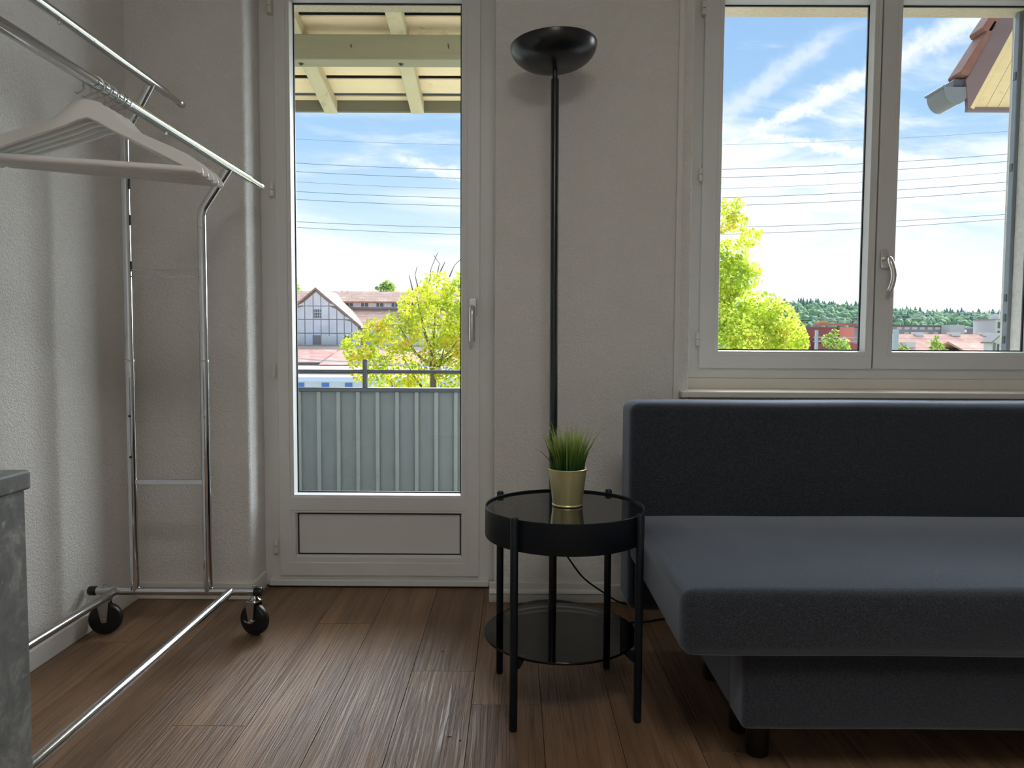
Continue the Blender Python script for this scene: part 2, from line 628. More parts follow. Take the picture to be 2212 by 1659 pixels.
struct(MB().box(XL - 0.2, XR + 0.2, YR - 0.2, YO, ZC, ZC + 0.35).build('ceiling', 'ceiling'))
struct(MB().box(XL - 0.2, XL, YR - 0.2, YO, -0.01, ZC).build('wall_left', 'plaster'), 'white rough plaster side wall behind the clothes rack')
struct(MB().box(XR, XR + 0.2, YR - 0.2, YO, -0.01, ZC).build('wall_right', 'plaster'))
struct(MB().box(XL, XR, YR - 0.2, YR, -0.01, ZC).build('wall_rear', 'plaster'))

# window wall with the door and window openings
DX0, DX1, WX0, WX1, ZT, ZS = -0.938, -0.068, 0.615, 2.03, 2.26, 0.735
wb = MB()
r = 0.016
poly = [(XL, YB)] + [(DX0 - r + r * math.sin(a), YB + r - r * math.cos(a)) for a in [i * PI / 16 for i in range(9)]] + [(DX0, YO), (XL, YO)]
wb.prism_z(poly, 0, ZC)
r = 0.004
poly = [(DX1, YO)] + [(DX1 + r - r * math.cos(a), YB + r - r * math.sin(a)) for a in [i * PI / 8 for i in range(5)]] + \
       [(WX0 - r + r * math.sin(a), YB + r - r * math.cos(a)) for a in [i * PI / 8 for i in range(5)]] + [(WX0, YO)]
wb.prism_z(poly, 0, ZC)
wb.box(WX1, XR, YB, YO, 0, ZC)
wb.box(DX0, DX1, YB, YO, ZT, ZC)
wb.box(WX0, WX1, YB, YO, ZT, ZC)
wb.box(WX0, WX1, YB, YO, 0, ZS)
wall_back = struct(wb.build('wall_back', 'plaster', smooth=True), 'white rough plaster wall with balcony door and window')

# skirting
struct(MB().box(XL, XL + 0.012, YR, YB - 0.012, 0, 0.060).build('baseboard_left', 'white_trim', bevel=0.003))
bb = MB().box(XL, DX0 + 0.012, YB - 0.012, YB, 0, 0.060)
bb.box(DX0, DX0 + 0.012, YB - 0.001, 2.70, 0, 0.060)
struct(bb.build('baseboard_back', 'white_trim', bevel=0.003))
bb = MB().prism_x([(YB, 0), (YB - 0.024, 0), (YB - 0.024, 0.030), (YB - 0.030, 0.034), (YB - 0.026, 0.042), (YB - 0.016, 0.046), (YB - 0.014, 0.068), (YB, 0.068)], -0.084, 0.345)
struct(bb.build('baseboard_duct', 'white_trim', bevel=0.0015), 'white two-step cable duct skirting behind the side table')
struct(MB().box(0.345, XR, YB - 0.014, YB, 0, 0.062).build('baseboard_right', 'white_trim', bevel=0.003))
struct(MB().box(0.560, 0.5795, YB - 0.014, YB, 0.062, ZC).build('trim_1', 'white_trim', bevel=0.003), 'narrow white vertical trim strip beside the window')

# ------------------------------------------------------------------ balcony door
door = struct(empty('door_1', (-0.5, 2.70, 0)), 'white glazed balcony door with panel below the pane')


def part(mb, name, mat, parent, **kw):
    """mesh given in world metres, parented to an Empty that stands at its own place"""
    p = parent.matrix_basis.translation if parent else Vector((0, 0, 0))
    q = parent
    while q is not None and q.parent is not None:
        q = q.parent
        p = p + q.matrix_basis.translation
    mb.v = [(a - p.x, b - p.y, c - p.z) for a, b, c in mb.v]
    return mb.build(name, mat, parent, **kw)


part(MB().ring(DX0, DX1, 0.0, ZT, -0.862, -0.142, 0.062, ZT - 0.05, 2.718, 2.79), 'frame', 'pvc', door, bevel=0.003)
part(MB().box(-0.915, -0.090, 2.690, 2.722, 0.006, 0.030), 'threshold', 'pvc', door, bevel=0.004)
part(MB().box(-0.915, -0.075, 2.694, 2.76, 0.0, 0.006), 'threshold_seal', 'gasket', door)
sash = part(MB().ring(-0.878, -0.127, 0.042, 2.245, -0.836, -0.176, 0.094, 2.180, 2.702, 2.778), 'sash', 'pvc', door, bevel=0.004)
part(MB().box(-0.840, -0.172, 2.702, 2.770, 0.290, 0.342), 'mid_rail', 'pvc', door, bevel=0.003)
part(MB().ring(-0.838, -0.174, 0.340, 2.184, -0.818, -0.1985, 0.3525, 2.160, 2.706, 2.742, 0.004), 'glazing_bead', 'pvc', door, bevel=0.002)
part(MB().ring(-0.820, -0.1965, 0.3505, 2.162, -0.8145, -0.202, 0.356, 2.1565, 2.742, 2.749), 'gasket', 'gasket', door)
part(MB().box(-0.819, -0.1975, 2.749, 2.755, 0.3515, 2.161), 'pane', 'window_glass', door)
part(MB().ring(-0.838, -0.174, 0.092, 0.292, -0.812, -0.199, 0.120, 0.276, 2.704, 2.728, 0.006), 'panel_bead', 'pvc', door, bevel=0.002)
part(MB().ring(-0.814, -0.197, 0.118, 0.278, -0.809, -0.202, 0.123, 0.273, 2.722, 2.728), 'panel_gasket', 'gasket', door)
part(MB().box(-0.812, -0.199, 2.7245, 2.745, 0.120, 0.276), 'panel', 'pvc', door)
for z0 in (2.107, 1.452, 0.790, 0.131):
    h = part(MB().tube([(-0.889, 2.697, z0), (-0.889, 2.697, z0 + 0.0235)], 0.0075, 14).tube([(-0.889, 2.697, z0 + 0.0255), (-0.889, 2.697, z0 + 0.050)], 0.0075, 14),
             'hinge', 'hinge', door, smooth=True)


def lever(parent, x, z, y, mat, bow=0.0, L=0.112):
    """rosette, neck and a hanging lever"""
    ro = MB()
    w, hh, n = 0.0135, 0.034, 6
    outl = [(x + w - 0.009 + 0.009 * math.cos(a), z + hh - 0.009 + 0.009 * math.sin(a)) for a in [i * PI / 2 / n for i in range(n + 1)]]
    outl += [(x - w + 0.009 + 0.009 * math.cos(a), z + hh - 0.009 + 0.009 * math.sin(a)) for a in [PI / 2 + i * PI / 2 / n for i in range(n + 1)]]
    outl += [(x - w + 0.009 + 0.009 * math.cos(a), z - hh + 0.009 + 0.009 * math.sin(a)) for a in [PI + i * PI / 2 / n for i in range(n + 1)]]
    outl += [(x + w - 0.009 + 0.009 * math.cos(a), z - hh + 0.009 + 0.009 * math.sin(a)) for a in [1.5 * PI + i * PI / 2 / n for i in range(n + 1)]]
    ro.prism(outl, y - 0.010, y)
    hd = part(ro, 'handle', mat, parent, bevel=0.002)
    lv = MB()
    pts = [(x, y - 0.008, z), (x, y - 0.034, z), (x, y - 0.044, z - 0.003), (x, y - 0.049, z - 0.012)]
    for i in range(1, 7):
        f = i / 6
        pts.append((x + bow * math.sin(f * PI), y - 0.049 - 0.004 * math.sin(f * PI), z - 0.012 - L * f))
    lv.tube(pts, [0.0085, 0.0085, 0.0095, 0.0105] + [0.0105] * 6, 14)
    lo = part(lv, 'lever', mat, parent, smooth=True)
    lo.matrix_parent_inverse = Matrix()
    lo.parent = hd
    return hd


lever(door, -0.153, 1.052, 2.702, 'satin')

# ------------------------------------------------------------------ window
win = struct(empty('window_1', (1.3, 2.70, 0.8)), 'white two-sash window with sill above the sofa')
part(MB().ring(WX0, WX1, 0.795, ZT, 0.705, 1.955, 0.860, ZT - 0.05, 2.718, 2.79), 'window_frame', 'pvc', win, bevel=0.003)
part(MB().box(WX0, WX1, 2.712, 2.80, 0.757, 0.795), 'frame_extension', 'sill', win, bevel=0.002)
part(MB().box(0.583, 2.06, 2.520, 2.80, 0.736, 0.757), 'window_sill', 'sill', win, bevel=0.004)


def window_sash(xo0, xo1, xi0, xi1):
    s = part(MB().ring(xo0, xo1, 0.832, 2.238, xi0 - 0.018, xi1 + 0.018, 0.882, 2.178, 2.702, 2.778), 'sash', 'pvc', win, bevel=0.004)
    b = part(MB().ring(xi0 - 0.02, xi1 + 0.02, 0.880, 2.180, xi0, xi1, 0.8995, 2.160, 2.704, 2.742, 0.004), 'glazing_bead', 'pvc', win, bevel=0.002)
    g = part(MB().ring(xi0 - 0.002, xi1 + 0.002, 0.8975, 2.162, xi0 + 0.004, xi1 - 0.004, 0.9035, 2.156, 2.742, 2.749), 'gasket', 'gasket', win)
    p = part(MB().box(xi0 - 0.001, xi1 + 0.001, 2.749, 2.755, 0.8985, 2.161), 'pane', 'window_glass', win)
    for q in (b, g, p): q.parent = s
    return s


window_sash(0.684, 1.3235, 0.759, 1.294)
rs = window_sash(1.3285, 1.980, 1.402, 1.905)
part(MB().box(1.3235, 1.3285, 2.712, 2.76, 0.835, 2.235), 'meeting_gap', 'gasket', win)
for z0 in (2.105, 1.514, 0.917):
    part(MB().tube([(0.677, 2.697, z0), (0.677, 2.697, z0 + 0.022)], 0.0072, 14).tube([(0.677, 2.697, z0 + 0.024), (0.677, 2.697, z0 + 0.047)], 0.0072, 14),
         'hinge', 'hinge', win, smooth=True)
lever(win, 1.355, 1.236, 2.702, 'nickel', 0.012, 0.108)

# outer reveals, in view through the panes
tr = MB().box(DX0 - 0.1, DX1 + 0.1, 2.93, 3.03, ZT - 0.004, ZT + 0.25)
struct(tr.build('trim_2', 'roughcast'), 'rough stone lintel outside above the balcony door')
tr = MB().box(WX0 - 0.1, WX1 + 0.1, 2.93, 3.03, ZT - 0.016, ZT + 0.25)
struct(tr.build('trim_3', 'roughcast'), 'rough stone lintel outside above the window')
tr = MB().box(2.010, 2.16, 2.80, 3.03, 0.70, ZT + 0.02)
struct(tr.build('trim_4', 'greyrender'), 'grey rendered outer jamb beside the window')
sr = MB().box(1.993, 2.010, 2.965, 2.995, 0.76, ZT - 0.02)
o = tag(sr.build('shutter_rail', 'rail_grey', bevel=0.003), 'grey metal shutter guide rail outside the window jamb', 'rail')
for z in (0.93, 1.02, 1.10, 1.62, 1.98):
    part(MB().box(1.990, 1.997, 2.970, 2.985, z, z + 0.03), 'slot', 'anthracite', o)

# ================================================================== FURNITURE
# ------------------------------------------------------------------ clothes rack
YF_, YN_ = 2.25, 1.240          # far and near end frames
rack = tag(empty('clothes_rack', (-1.07, 1.78, 0)), 'chrome two-rail clothes rack on black casters by the wall', 'clothes rack')
XU, XW = -1.187, -0.957         # uprights
RX, RZ, UX, UZ = -0.868, 1.452, -1.100, 1.702   # lower rail, upper rail
TR = 0.0125
for y, near in ((YF_, False), (YN_, True)):
    part(MB().tube([(-1.312, y, 0.137), (-0.806, y, 0.137)], TR, 20), 'base_bar', 'chrome', rack, smooth=True)
    for xa, xb in ((-1.333, -1.306), (-0.813, -0.788)):
        part(MB().tube([(xa, y, 0.137), (xa + 0.003, y, 0.137), (xb - 0.003, y, 0.137), (xb, y, 0.137)], [0.012, 0.0142, 0.0142, 0.012], 20), 'end_cap', 'black_rubber', rack, smooth=True)
    for x, zt, tx, tz in ((XU, 1.545, UX, UZ), (XW, 1.318, RX, RZ)):
        part(MB().tube([(x, y, 0.137), (x, y, 0.862)], 0.0135, 20), 'lower_upright', 'chrome', rack, smooth=True)
        pts = [(x, y, 0.85), (x, y, zt - 0.02)]
        d = Vector((tx - x, 0, tz - zt)).normalized()
        p1 = Vector((x, y, zt))
        for i in range(1, 7):
            f = i / 6
            a = p1 + Vector((0, 0, -0.02)) * (1 - f)
            b = p1 + d * 0.02 * f
            pts.append(tuple(a * (1 - f) + b * f))
        pts.append((tx, y, tz))
        up = part(MB().tube(pts, TR, 20), 'upper_upright', 'chrome', rack, smooth=True)
        for z in (0.812, 0.690, 0.563):
            part(MB().tube([(x + 0.002, y - 0.0125, z), (x + 0.002, y - 0.0150, z)], [0.0042, 0.003], 10), 'lock_button', 'dark_hole' if (x == XU and z < 0.8) else 'zinc', rack, smooth=True)
        part(MB().tube([(x, y, 0.858), (x, y, 0.864)], 0.0142, 20), 'joint_ring', 'zinc', rack, smooth=True)
    part(MB().tube([(XW + 0.0, y - 0.0118, 1.267), (XW, y - 0.0145, 1.267)], [0.004, 0.003], 10), 'lock_button', 'zinc', rack, smooth=True)
    for z in (1.40, 1.29, 1.15):
        part(MB().box(XU + 0.0095, XU + 0.0128, y - 0.006, y + 0.004, z - 0.016, z + 0.016), 'slot', 'dark_hole', rack, bevel=0.001)
    part(MB().box(XU, XW, y - 0.007, y + 0.007, 0.475, 0.492), 'rung', 'chrome', rack, bevel=0.002)
    for z in (1.139, 1.119):
        part(MB().tube([(XU + 0.012, y - 0.004, z), (XW - 0.012, y - 0.004, z)], 0.0022, 8), 'wire_rung', 'chrome', rack, smooth=True)
    # casters
    for cx, ang, br in ((-1.282, 0.20, False), (-0.812, -0.36, True)):
        cs = empty('caster', (cx - rack.location.x, y - rack.location.y, 0))
        cs.parent = rack
        cs.rotation_euler = (0, 0, ang)
        wl = MB().tube([(0, -0.016, 0.0495), (0, -0.0135, 0.0495), (0, -0.008, 0.0495), (0, 0.008, 0.0495), (0, 0.0135, 0.0495), (0, 0.016, 0.0495)], [0.020, 0.0445, 0.0490, 0.0490, 0.0445, 0.020], 36)
        wl.build('wheel', 'black_rubber', cs, smooth=True)
        fk = MB()
        for s in (-1, 1):
            yy = s * 0.0195
            fk.add([(-0.020, yy - 0.0012, 0.106), (0.014, yy - 0.0012, 0.106), (0.009, yy - 0.0012, 0.044), (0.004, yy - 0.0012, 0.0405), (-0.004, yy - 0.0012, 0.0405), (-0.009, yy - 0.0012, 0.046),
                    (-0.020, yy + 0.0012, 0.106), (0.014, yy + 0.0012, 0.106), (0.009, yy + 0.0012, 0.044), (0.004, yy + 0.0012, 0.0405), (-0.004, yy + 0.0012, 0.0405), (-0.009, yy + 0.0012, 0.046)],
                   [(0, 1, 2, 3, 4, 5), (11, 10, 9, 8, 7, 6)] + [((i + 1) % 6, i, 6 + i, 6 + (i + 1) % 6) for i in range(6)])
        fk.box(-0.020, 0.016, -0.0207, 0.0207, 0.104, 0.108)
        fk.build('fork', 'zinc', cs)
        MB().lathe([(0.006, 0.106), (0.019, 0.108), (0.020, 0.113), (0.013, 0.117), (0.010, 0.124), (0.010, 0.128)], 20).build('swivel', 'chrome', cs, smooth=True)
        MB().tube([(0, -0.0235, 0.0495), (0, 0.0235, 0.0495)], 0.005, 10).build('axle', 'zinc', cs, smooth=True)
        MB().tube([(0, 0, 0.148), (0, 0, 0.156)], 0.0065, 6).build('bolt', 'zinc', cs)
        if br:
            MB().add([(-0.024, -0.024, 0.055), (-0.012, -0.033, 0.050), (0.008, -0.034, 0.048), (0.020, -0.024, 0.056), (0.004, -0.026, 0.044), (-0.014, -0.026, 0.047),
                      (-0.024, -0.024, 0.053), (-0.012, -0.033, 0.048), (0.008, -0.034, 0.046), (0.020, -0.024, 0.054), (0.004, -0.026, 0.042), (-0.014, -0.026, 0.045)],
                     [(0, 1, 2, 3, 4, 5), (11, 10, 9, 8, 7, 6)] + [((i + 1) % 6, i, 6 + i, 6 + (i + 1) % 6) for i in range(6)]).build('brake_lever', 'zinc', cs)
# rails along the rack
for x in (-1.249, -0.887):
    part(MB().tube([(x, YN_, 0.137), (x, YF_ - 0.006, 0.137)], 0.0125, 20), 'floor_rail', 'chrome', rack, smooth=True)
    part(MB().tube([(x, 1.815, 0.137), (x, 1.819, 0.137)], 0.0129, 20), 'joint_ring', 'zinc', rack, smooth=True)
    part(MB().tube([(x + 0.004, 1.782, 0.1255), (x + 0.004, 1.782, 0.121)], 0.004, 8), 'lock_button', 'zinc', rack, smooth=True)
for x, z, ya, yb_, yc in ((RX, RZ, 2.405, 2.500, 2.528), (UX, UZ, 2.345, 2.425, 2.455)):
    part(MB().tube([(x, 0.985, z), (x, ya, z)], TR, 24), 'top_rail', 'chrome', rack, smooth=True)
    part(MB().tube([(x, ya - 0.01, z), (x, yb_, z)], 0.0095, 20), 'extension_rail', 'chrome', rack, smooth=True)
    part(MB().tube([(x, yb_, z), (x, yb_ + 0.004, z), (x, yc - 0.003, z), (x, yc, z)], [0.0095, 0.0112, 0.0112, 0.009], 20), 'rail_cap', 'zinc', rack, smooth=True)
    for yy in ((1.93, 1.66) if x == UX else (1.99,)):
        part(MB().tube([(x, yy, z), (x, yy + 0.003, z)], 0.0129, 24), 'joint_ring', 'zinc', rack, smooth=True)
    yy = 1.80 if x == UX else 1.84
    part(MB().tube([(x, yy, z - 0.012), (x, yy, z - 0.019)], 0.0042, 8), 'lock_button', 'zinc', rack, smooth=True)


# ------------------------------------------------------------------ coat hangers
def make_hanger():
    root = empty('coat_hanger')
    up = [(0, 0), (0.014, -0.001), (0.026, -0.006), (0.036, -0.018), (0.046, -0.034), (0.060, -0.050), (0.085, -0.066), (0.120, -0.083), (0.160, -0.102), (0.190, -0.118), (0.208, -0.134), (0.217, -0.150), (0.219, -0.164)]
    lo = [(0.211, -0.166), (0.196, -0.158), (0.165, -0.140), (0.120, -0.114), (0.075, -0.089), (0.040, -0.069), (0.018, -0.054), (0.0, -0.046)]
    right = [(x_, z_ * 0.82) for x_, z_ in up + lo]
    left = [(-x, z) for x, z in reversed(right[1:-1])]
    MB().prism(right + left, -0.006, 0.006).build('body', 'hanger', root, bevel=0.0025, seg=2)
    MB().tube([(-0.200, 0, -0.127), (0.200, 0, -0.127)], 0.0075, 12).build('trouser_bar', 'hanger', root, smooth=True)
    c, rr = (0.012, 0.031), 0.0195
    pts = [(0, 0, -0.004), (0, 0, 0.006), (0.004, 0, 0.010), (0.020, 0, 0.0165)]
    pts += arc(c, rr, -0.55, PI + 0.5, 16, 'xz', 0.0)
    pts += [(-0.012, 0, 0.0155), (-0.019, 0, 0.0105), (-0.022, 0, 0.0135)]
    MB().tube(pts, 0.0017, 8).build('hook', 'zinc', root, smooth=True)
    return root


h0 = make_hanger()
hl = ['white wooden coat hanger nearest the camera, first of the five on the rail',
      'white wooden coat hanger directly behind the front one, second on the rail',
      'white wooden coat hanger in the middle of the five on the rail',
      'white wooden coat hanger fourth on the rail, behind the middle one',
      'white wooden coat hanger hanging last, farthest along the rail']
for i, (y, a) in enumerate(((1.530, 17.0), (1.556, 19.2), (1.582, 21.4), (1.608, 23.6), (1.636, 26.4))):
    h = h0 if i == 0 else copy_tree(h0)
    a = math.radians(a)
    h.location = (RX - 0.012 * math.cos(a), y - 0.012 * math.sin(a), RZ + 0.0125 - 0.0488)
    h.rotation_euler = (0, 0, a)
    tag(h, hl[i], 'coat hanger', 'white coat hangers on the lower rail')

# ------------------------------------------------------------------ desk corner in the foreground
desk = tag(empty('desk', (-1.0, 0.5, 0)), 'grey concrete-look desk end at the edge of the picture', 'desk')
part(MB().box(-1.345, -0.6395, 0.05, 0.958, 0.724, 0.750), 'top', 'concrete', desk, bevel=0.004, seg=3)
for x0, x1 in ((-0.668, -0.6435), (-1.34, -1.316)):
    part(MB().box(x0, x1, 0.06, 0.949, 0, 0.724), 'side_panel', 'concrete', desk, bevel=0.0015)
part(MB().box(-1.316, -0.668, 0.90, 0.918, 0.30, 0.724), 'back_panel', 'concrete', desk)

# ------------------------------------------------------------------ floor lamp
LX, LY = 0.133, 2.385
lamp = tag(empty('floor_lamp', (LX, LY, 0)), 'tall black uplighter floor lamp with bowl shade beside the door', 'floor lamp')
MB().lathe([(0.0, 0.0), (0.138, 0.0), (0.140, 0.004), (0.140, 0.016), (0.136, 0.021), (0.030, 0.027), (0.020, 0.034), (0.0, 0.034)], 56).build('base', 'lamp_black', lamp, smooth=True)
MB().tube([(0, 0, 0.025), (-0.0065, 0, 1.757), (-0.0066, 0, 1.766)], [0.0132, 0.0132, 0.0118], 20).build('pole', 'lamp_black', lamp, smooth=True)
MB().tube([(-0.0066, 0, 1.762), (-0.007, 0, 1.805)], 0.0080, 16).build('neck', 'lamp_black', lamp, smooth=True)
prof = []
NB = 18
for i in range(NB + 1):
    t = i / NB
    prof.append((0.018 + (0.1385 - 0.018) * math.sin(t * PI / 2) ** 0.92, 0.074 * (1 - math.cos(t * PI / 2)) ** 1.05))
inner = [(max(0.001, r_ - 0.0022), z_ + 0.0022) for r_, z_ in reversed(prof)]
MB().lathe([(0.0001, 0.0)] + prof + inner, 64).build('shade', 'lamp_black', lamp, smooth=True, loc=(-0.0075, 0, 1.797), rot=(0, math.radians(-3.2), 0))
MB().lathe([(0.0, 0.004), (0.012, 0.004), (0.012, 0.03), (0.008, 0.04), (0.0, 0.04)], 20).build('bulb', 'white_trim', lamp, smooth=True, loc=(-0.0075, 0, 1.799))


def cord(name, pts, r, label, cat='cable'):
    # smooth the polyline (Catmull-Rom)
    P = [Vector(p) for p in pts]
    out = []
    for i in range(len(P) - 1):
        a, b, c, d = P[max(0, i - 1)], P[i], P[i + 1], P[min(len(P) - 1, i + 2)]
        for j in range(8):
            t = j / 8
            out.append(0.5 * ((2 * b) + (c - a) * t + (2 * a - 5 * b + 4 * c - d) * t * t + (3 * b - a - 3 * c + d) * t ** 3))
    out.append(P[-1])
    return tag(MB().tube(out, r, 8).build(name, 'cable', smooth=True), label, cat)


cord('lamp_cable', [(0.142, 2.402, 0.30), (0.155, 2.43, 0.245), (0.185, 2.455, 0.196), (0.242, 2.475, 0.116), (0.314, 2.485, 0.060), (0.385, 2.50, 0.016), (0.48, 2.505, 0.0035), (0.62, 2.49, 0.0035), (0.8, 2.45, 0.0035)], 0.0030,
     'black lamp cord hanging down the wall behind the side table')
cord('power_cable', [(-0.006, 2.35, 0.004), (-0.034, 2.42, 0.004), (-0.012, 2.472, 0.004), (0.022, 2.510, 0.004), (0.061, 2.533, 0.004), (0.15, 2.536, 0.004), (0.245, 2.50, 0.004), (0.285, 2.42, 0.004), (0.324, 2.362, 0.004), (0.417, 2.360, 0.004), (0.49, 2.385, 0.004), (0.62, 2.43, 0.004)], 0.0032,
     'black power cord lying on the floor around the lamp base')

# ------------------------------------------------------------------ side table
TX, TY = 0.132, 1.858
table = tag(empty('side_table', (TX, TY, 0)), 'round black metal side table with smoked glass shelf', 'side table')
TRAD = 0.2045
dr = MB().lathe([(TRAD - 0.004, 0.432), (TRAD - 0.001, 0.430), (TRAD, 0.433), (TRAD, 0.5045), (TRAD - 0.0015, 0.506), (TRAD - 0.0035, 0.5045), (TRAD - 0.0035, 0.434)], 96)
dr.build('drum', 'table_black', table, smooth=True)
MB().lathe([(0.0, 0.431), (TRAD - 0.003, 0.431), (TRAD - 0.003, 0.434), (0.0, 0.434)], 96).build('drum_floor', 'table_black', table, smooth=True)
MB().lathe([(0.0, 0.495), (TRAD - 0.0036, 0.495), (TRAD - 0.0036, 0.4995), (TRAD - 0.0042, 0.5005), (0.0, 0.5005)], 96).build('glass_top', 'table_glass', table, smooth=True)
MB().lathe([(0.0, 0.171), (0.1965, 0.171), (0.198, 0.173), (0.198, 0.175), (0.1965, 0.177), (0.0, 0.177)], 96).build('lower_shelf', 'smoked', table, smooth=True, loc=(-0.008, 0, 0))
for ax, ay in ((0.007, 1.692), (0.308, 1.730), (-0.031, 1.988), (0.268, 2.026)):
    d = Vector((ax - TX, ay - TY, 0))
    d = d.normalized() * 0.2145
    MB().tube([(d.x, d.y, 0.0), (d.x, d.y, 0.003), (d.x, d.y, 0.509), (d.x, d.y, 0.513)], [0.0085, 0.0097, 0.0097, 0.0075], 18).build('leg', 'table_black', table, smooth=True)
    e = d.normalized()
    s = Vector((-e.y, e.x, 0))
    br = MB()
    vs = []
    for q, w, z0, z1 in ((0.2055, 0.008, 0.148, 0.171), (0.196, 0.008, 0.152, 0.171), (0.172, 0.006, 0.166, 0.171)):
        for sg in (-1, 1):
            for z in (z0, z1): vs.append(e * q + s * w * sg + Vector((0, 0, z)))
    br.add(vs, [(0, 1, 3, 2), (8, 10, 11, 9), (0, 4, 5, 1), (4, 8, 9, 5), (2, 3, 7, 6), (6, 7, 11, 10), (1, 5, 7, 3), (5, 9, 11, 7), (0, 2, 6, 4), (4, 6, 10, 8)])
    br.build('shelf_bracket', 'table_black', table)

# ------------------------------------------------------------------ plant
plant = tag(empty('potted_grass', (0.141, 1.880, 0.5006)), 'artificial green grass in a brass pot on the side table', 'plant')
MB().lathe([(0.0, 0.0), (0.038, 0.0), (0.0402, 0.002), (0.0402, 0.004), (0.0388, 0.006), (0.0492, 0.0935), (0.0512, 0.0945), (0.0512, 0.097), (0.0498, 0.098), (0.0485, 0.096), (0.0378, 0.006), (0.0, 0.006)], 48).build('pot', 'brass', plant, smooth=True)
MB().lathe([(0.0, 0.080), (0.0464, 0.080), (0.0464, 0.084), (0.0, 0.086)], 32).build('soil', 'soil', plant)


def grass_mat():
    m, t, b = new_mat('plastic_grass')
    g = t.n.new('ShaderNodeNewGeometry')
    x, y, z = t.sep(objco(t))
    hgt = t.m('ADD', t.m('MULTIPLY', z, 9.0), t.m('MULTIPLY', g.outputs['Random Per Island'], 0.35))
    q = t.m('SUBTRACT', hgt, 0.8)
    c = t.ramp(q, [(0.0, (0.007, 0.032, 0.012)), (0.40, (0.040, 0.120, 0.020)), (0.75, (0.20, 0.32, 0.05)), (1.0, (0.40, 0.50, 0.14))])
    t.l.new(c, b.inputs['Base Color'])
    b.inputs['Roughness'].default_value = 0.45
    return m


M['grass'] = grass_mat()
gb = MB()
rg = random.Random(11)
for i in range(270):
    a = rg.random() * 2 * PI
    q = math.sqrt(rg.random())
    bx, by = q * 0.040 * math.cos(a), q * 0.040 * math.sin(a)
    L = rg.uniform(0.085, 0.125) if rg.random() < 0.86 else rg.uniform(0.125, 0.150)
    lean = q * rg.uniform(0.12, 0.42) + rg.uniform(-0.05, 0.05)
    if q > 0.86 and rg.random() < 0.12: lean += 0.35; L *= 1.05
    ox, oy = math.cos(a), math.sin(a)
    w = rg.uniform(0.0016, 0.0030)
    fa = rg.random() * PI
    wx, wy = math.cos(fa) * w, math.sin(fa) * w
    vs = []
    N = 4
    for j in range(N + 1):
        f = j / N
        rr = lean * L * f ** 1.9
        zz = 0.080 + L * (f - 0.22 * lean * f * f)
        ww = (1 - f) ** 0.6 if j < N else 0.06
        vs += [(bx + ox * rr - wx * ww, by + oy * rr - wy * ww, zz), (bx + ox * rr + wx * ww, by + oy * rr + wy * ww, zz)]
    gb.add(vs, [(2 * j, 2 * j + 1, 2 * j + 3, 2 * j + 2) for j in range(N)])
gr = gb.build('grass_blades', 'grass', plant, smooth=True, fix=False)
gr['kind'] = 'stuff'

# ------------------------------------------------------------------ sofa
sofa = tag(empty('sofa', (1.33, 1.8, 0)), 'dark grey fabric sofa bed under the window', 'sofa')
SX0, SX1 = 0.330, 2.34


def cushion(name, x0, x1, y0, y1, z0, z1, bev, seg=5, puff=0.0, nx=14, ny=6):
    """an upholstered block: gridded faces pushed out a little, rounded edges"""
    bm = bmesh.new()
    bmesh.ops.create_cube(bm, size=1.0)
    for v_ in bm.verts:
        v_.co = Vector((x0 + (v_.co.x + 0.5) * (x1 - x0), y0 + (v_.co.y + 0.5) * (y1 - y0), z0 + (v_.co.z + 0.5) * (z1 - z0)))
    bmesh.ops.bevel(bm, geom=bm.edges[:], offset=bev, segments=seg, profile=0.5, affect='EDGES')
    longx = [e for e in bm.edges if abs((e.verts[0].co - e.verts[1].co).x) > (x1 - x0) * 0.6]
    bmesh.ops.subdivide_edges(bm, edges=longx, cuts=nx, use_grid_fill=True)
    for v_ in bm.verts:
        fx = (v_.co.x - x0) / (x1 - x0)
        fy = (v_.co.y - y0) / (y1 - y0)
        fz = (v_.co.z - z0) / (z1 - z0)
        bulge = max(0.0, math.sin(PI * min(1, max(0, fx)))) ** 0.4
        if fz > 0.999: v_.co.z += puff * bulge * (1 if 0.02 < fy < 0.98 else 0)
        if fy < 0.001: v_.co.y -= puff * 0.8 * bulge
        v_.co.z += 0.0016 * math.sin(fx * 23) * (fz - 0.5)
    me = bpy.data.meshes.new(name)
    bm.to_mesh(me)
    bm.free()
    p = sofa.location
    me.transform(Matrix.Translation((-p.x, -p.y, -p.z)))
    me.materials.append(M['fabric'])
    me.polygons.foreach_set('use_smooth', [True] * len(me.polygons))
    o = bpy.data.objects.new(name, me)
    COL.objects.link(o)
    o.parent = sofa
    return o


cushion('backrest', SX0, SX1, 2.052, 2.222, 0.150, 0.752, 0.028, 5, 0.004)
cushion('seat', SX0 + 0.001, SX1, 1.398, 2.056, 0.302, 0.436, 0.030, 5, 0.005)
cushion('base_front', 0.474, SX1 - 0.15, 1.462, 1.560, 0.126, 0.300, 0.012, 3, 0.002)
part(MB().box(0.480, SX1 - 0.156, 1.563, 2.04, 0.126, 0.301), 'base_box', 'fabric', sofa, bevel=0.004)
part(MB().box(0.70, SX1 - 0.30, 2.03, 2.19, 0.16, 0.30), 'hinge_box', 'sofa_leg', sofa)
for x, y, s in ((0.553, 1.600, 0.0265), (0.545, 1.700, 0.0265), (0.553, 1.97, 0.0265), (2.10, 1.600, 0.0265), (2.10, 1.97, 0.0265)):
    part(MB().tube([(x, y, 0.0), (x, y, 0.004), (x, y, 0.126)], [s - 0.003, s - 0.001, s], 22), 'leg', 'sofa_leg', sofa, smooth=True)

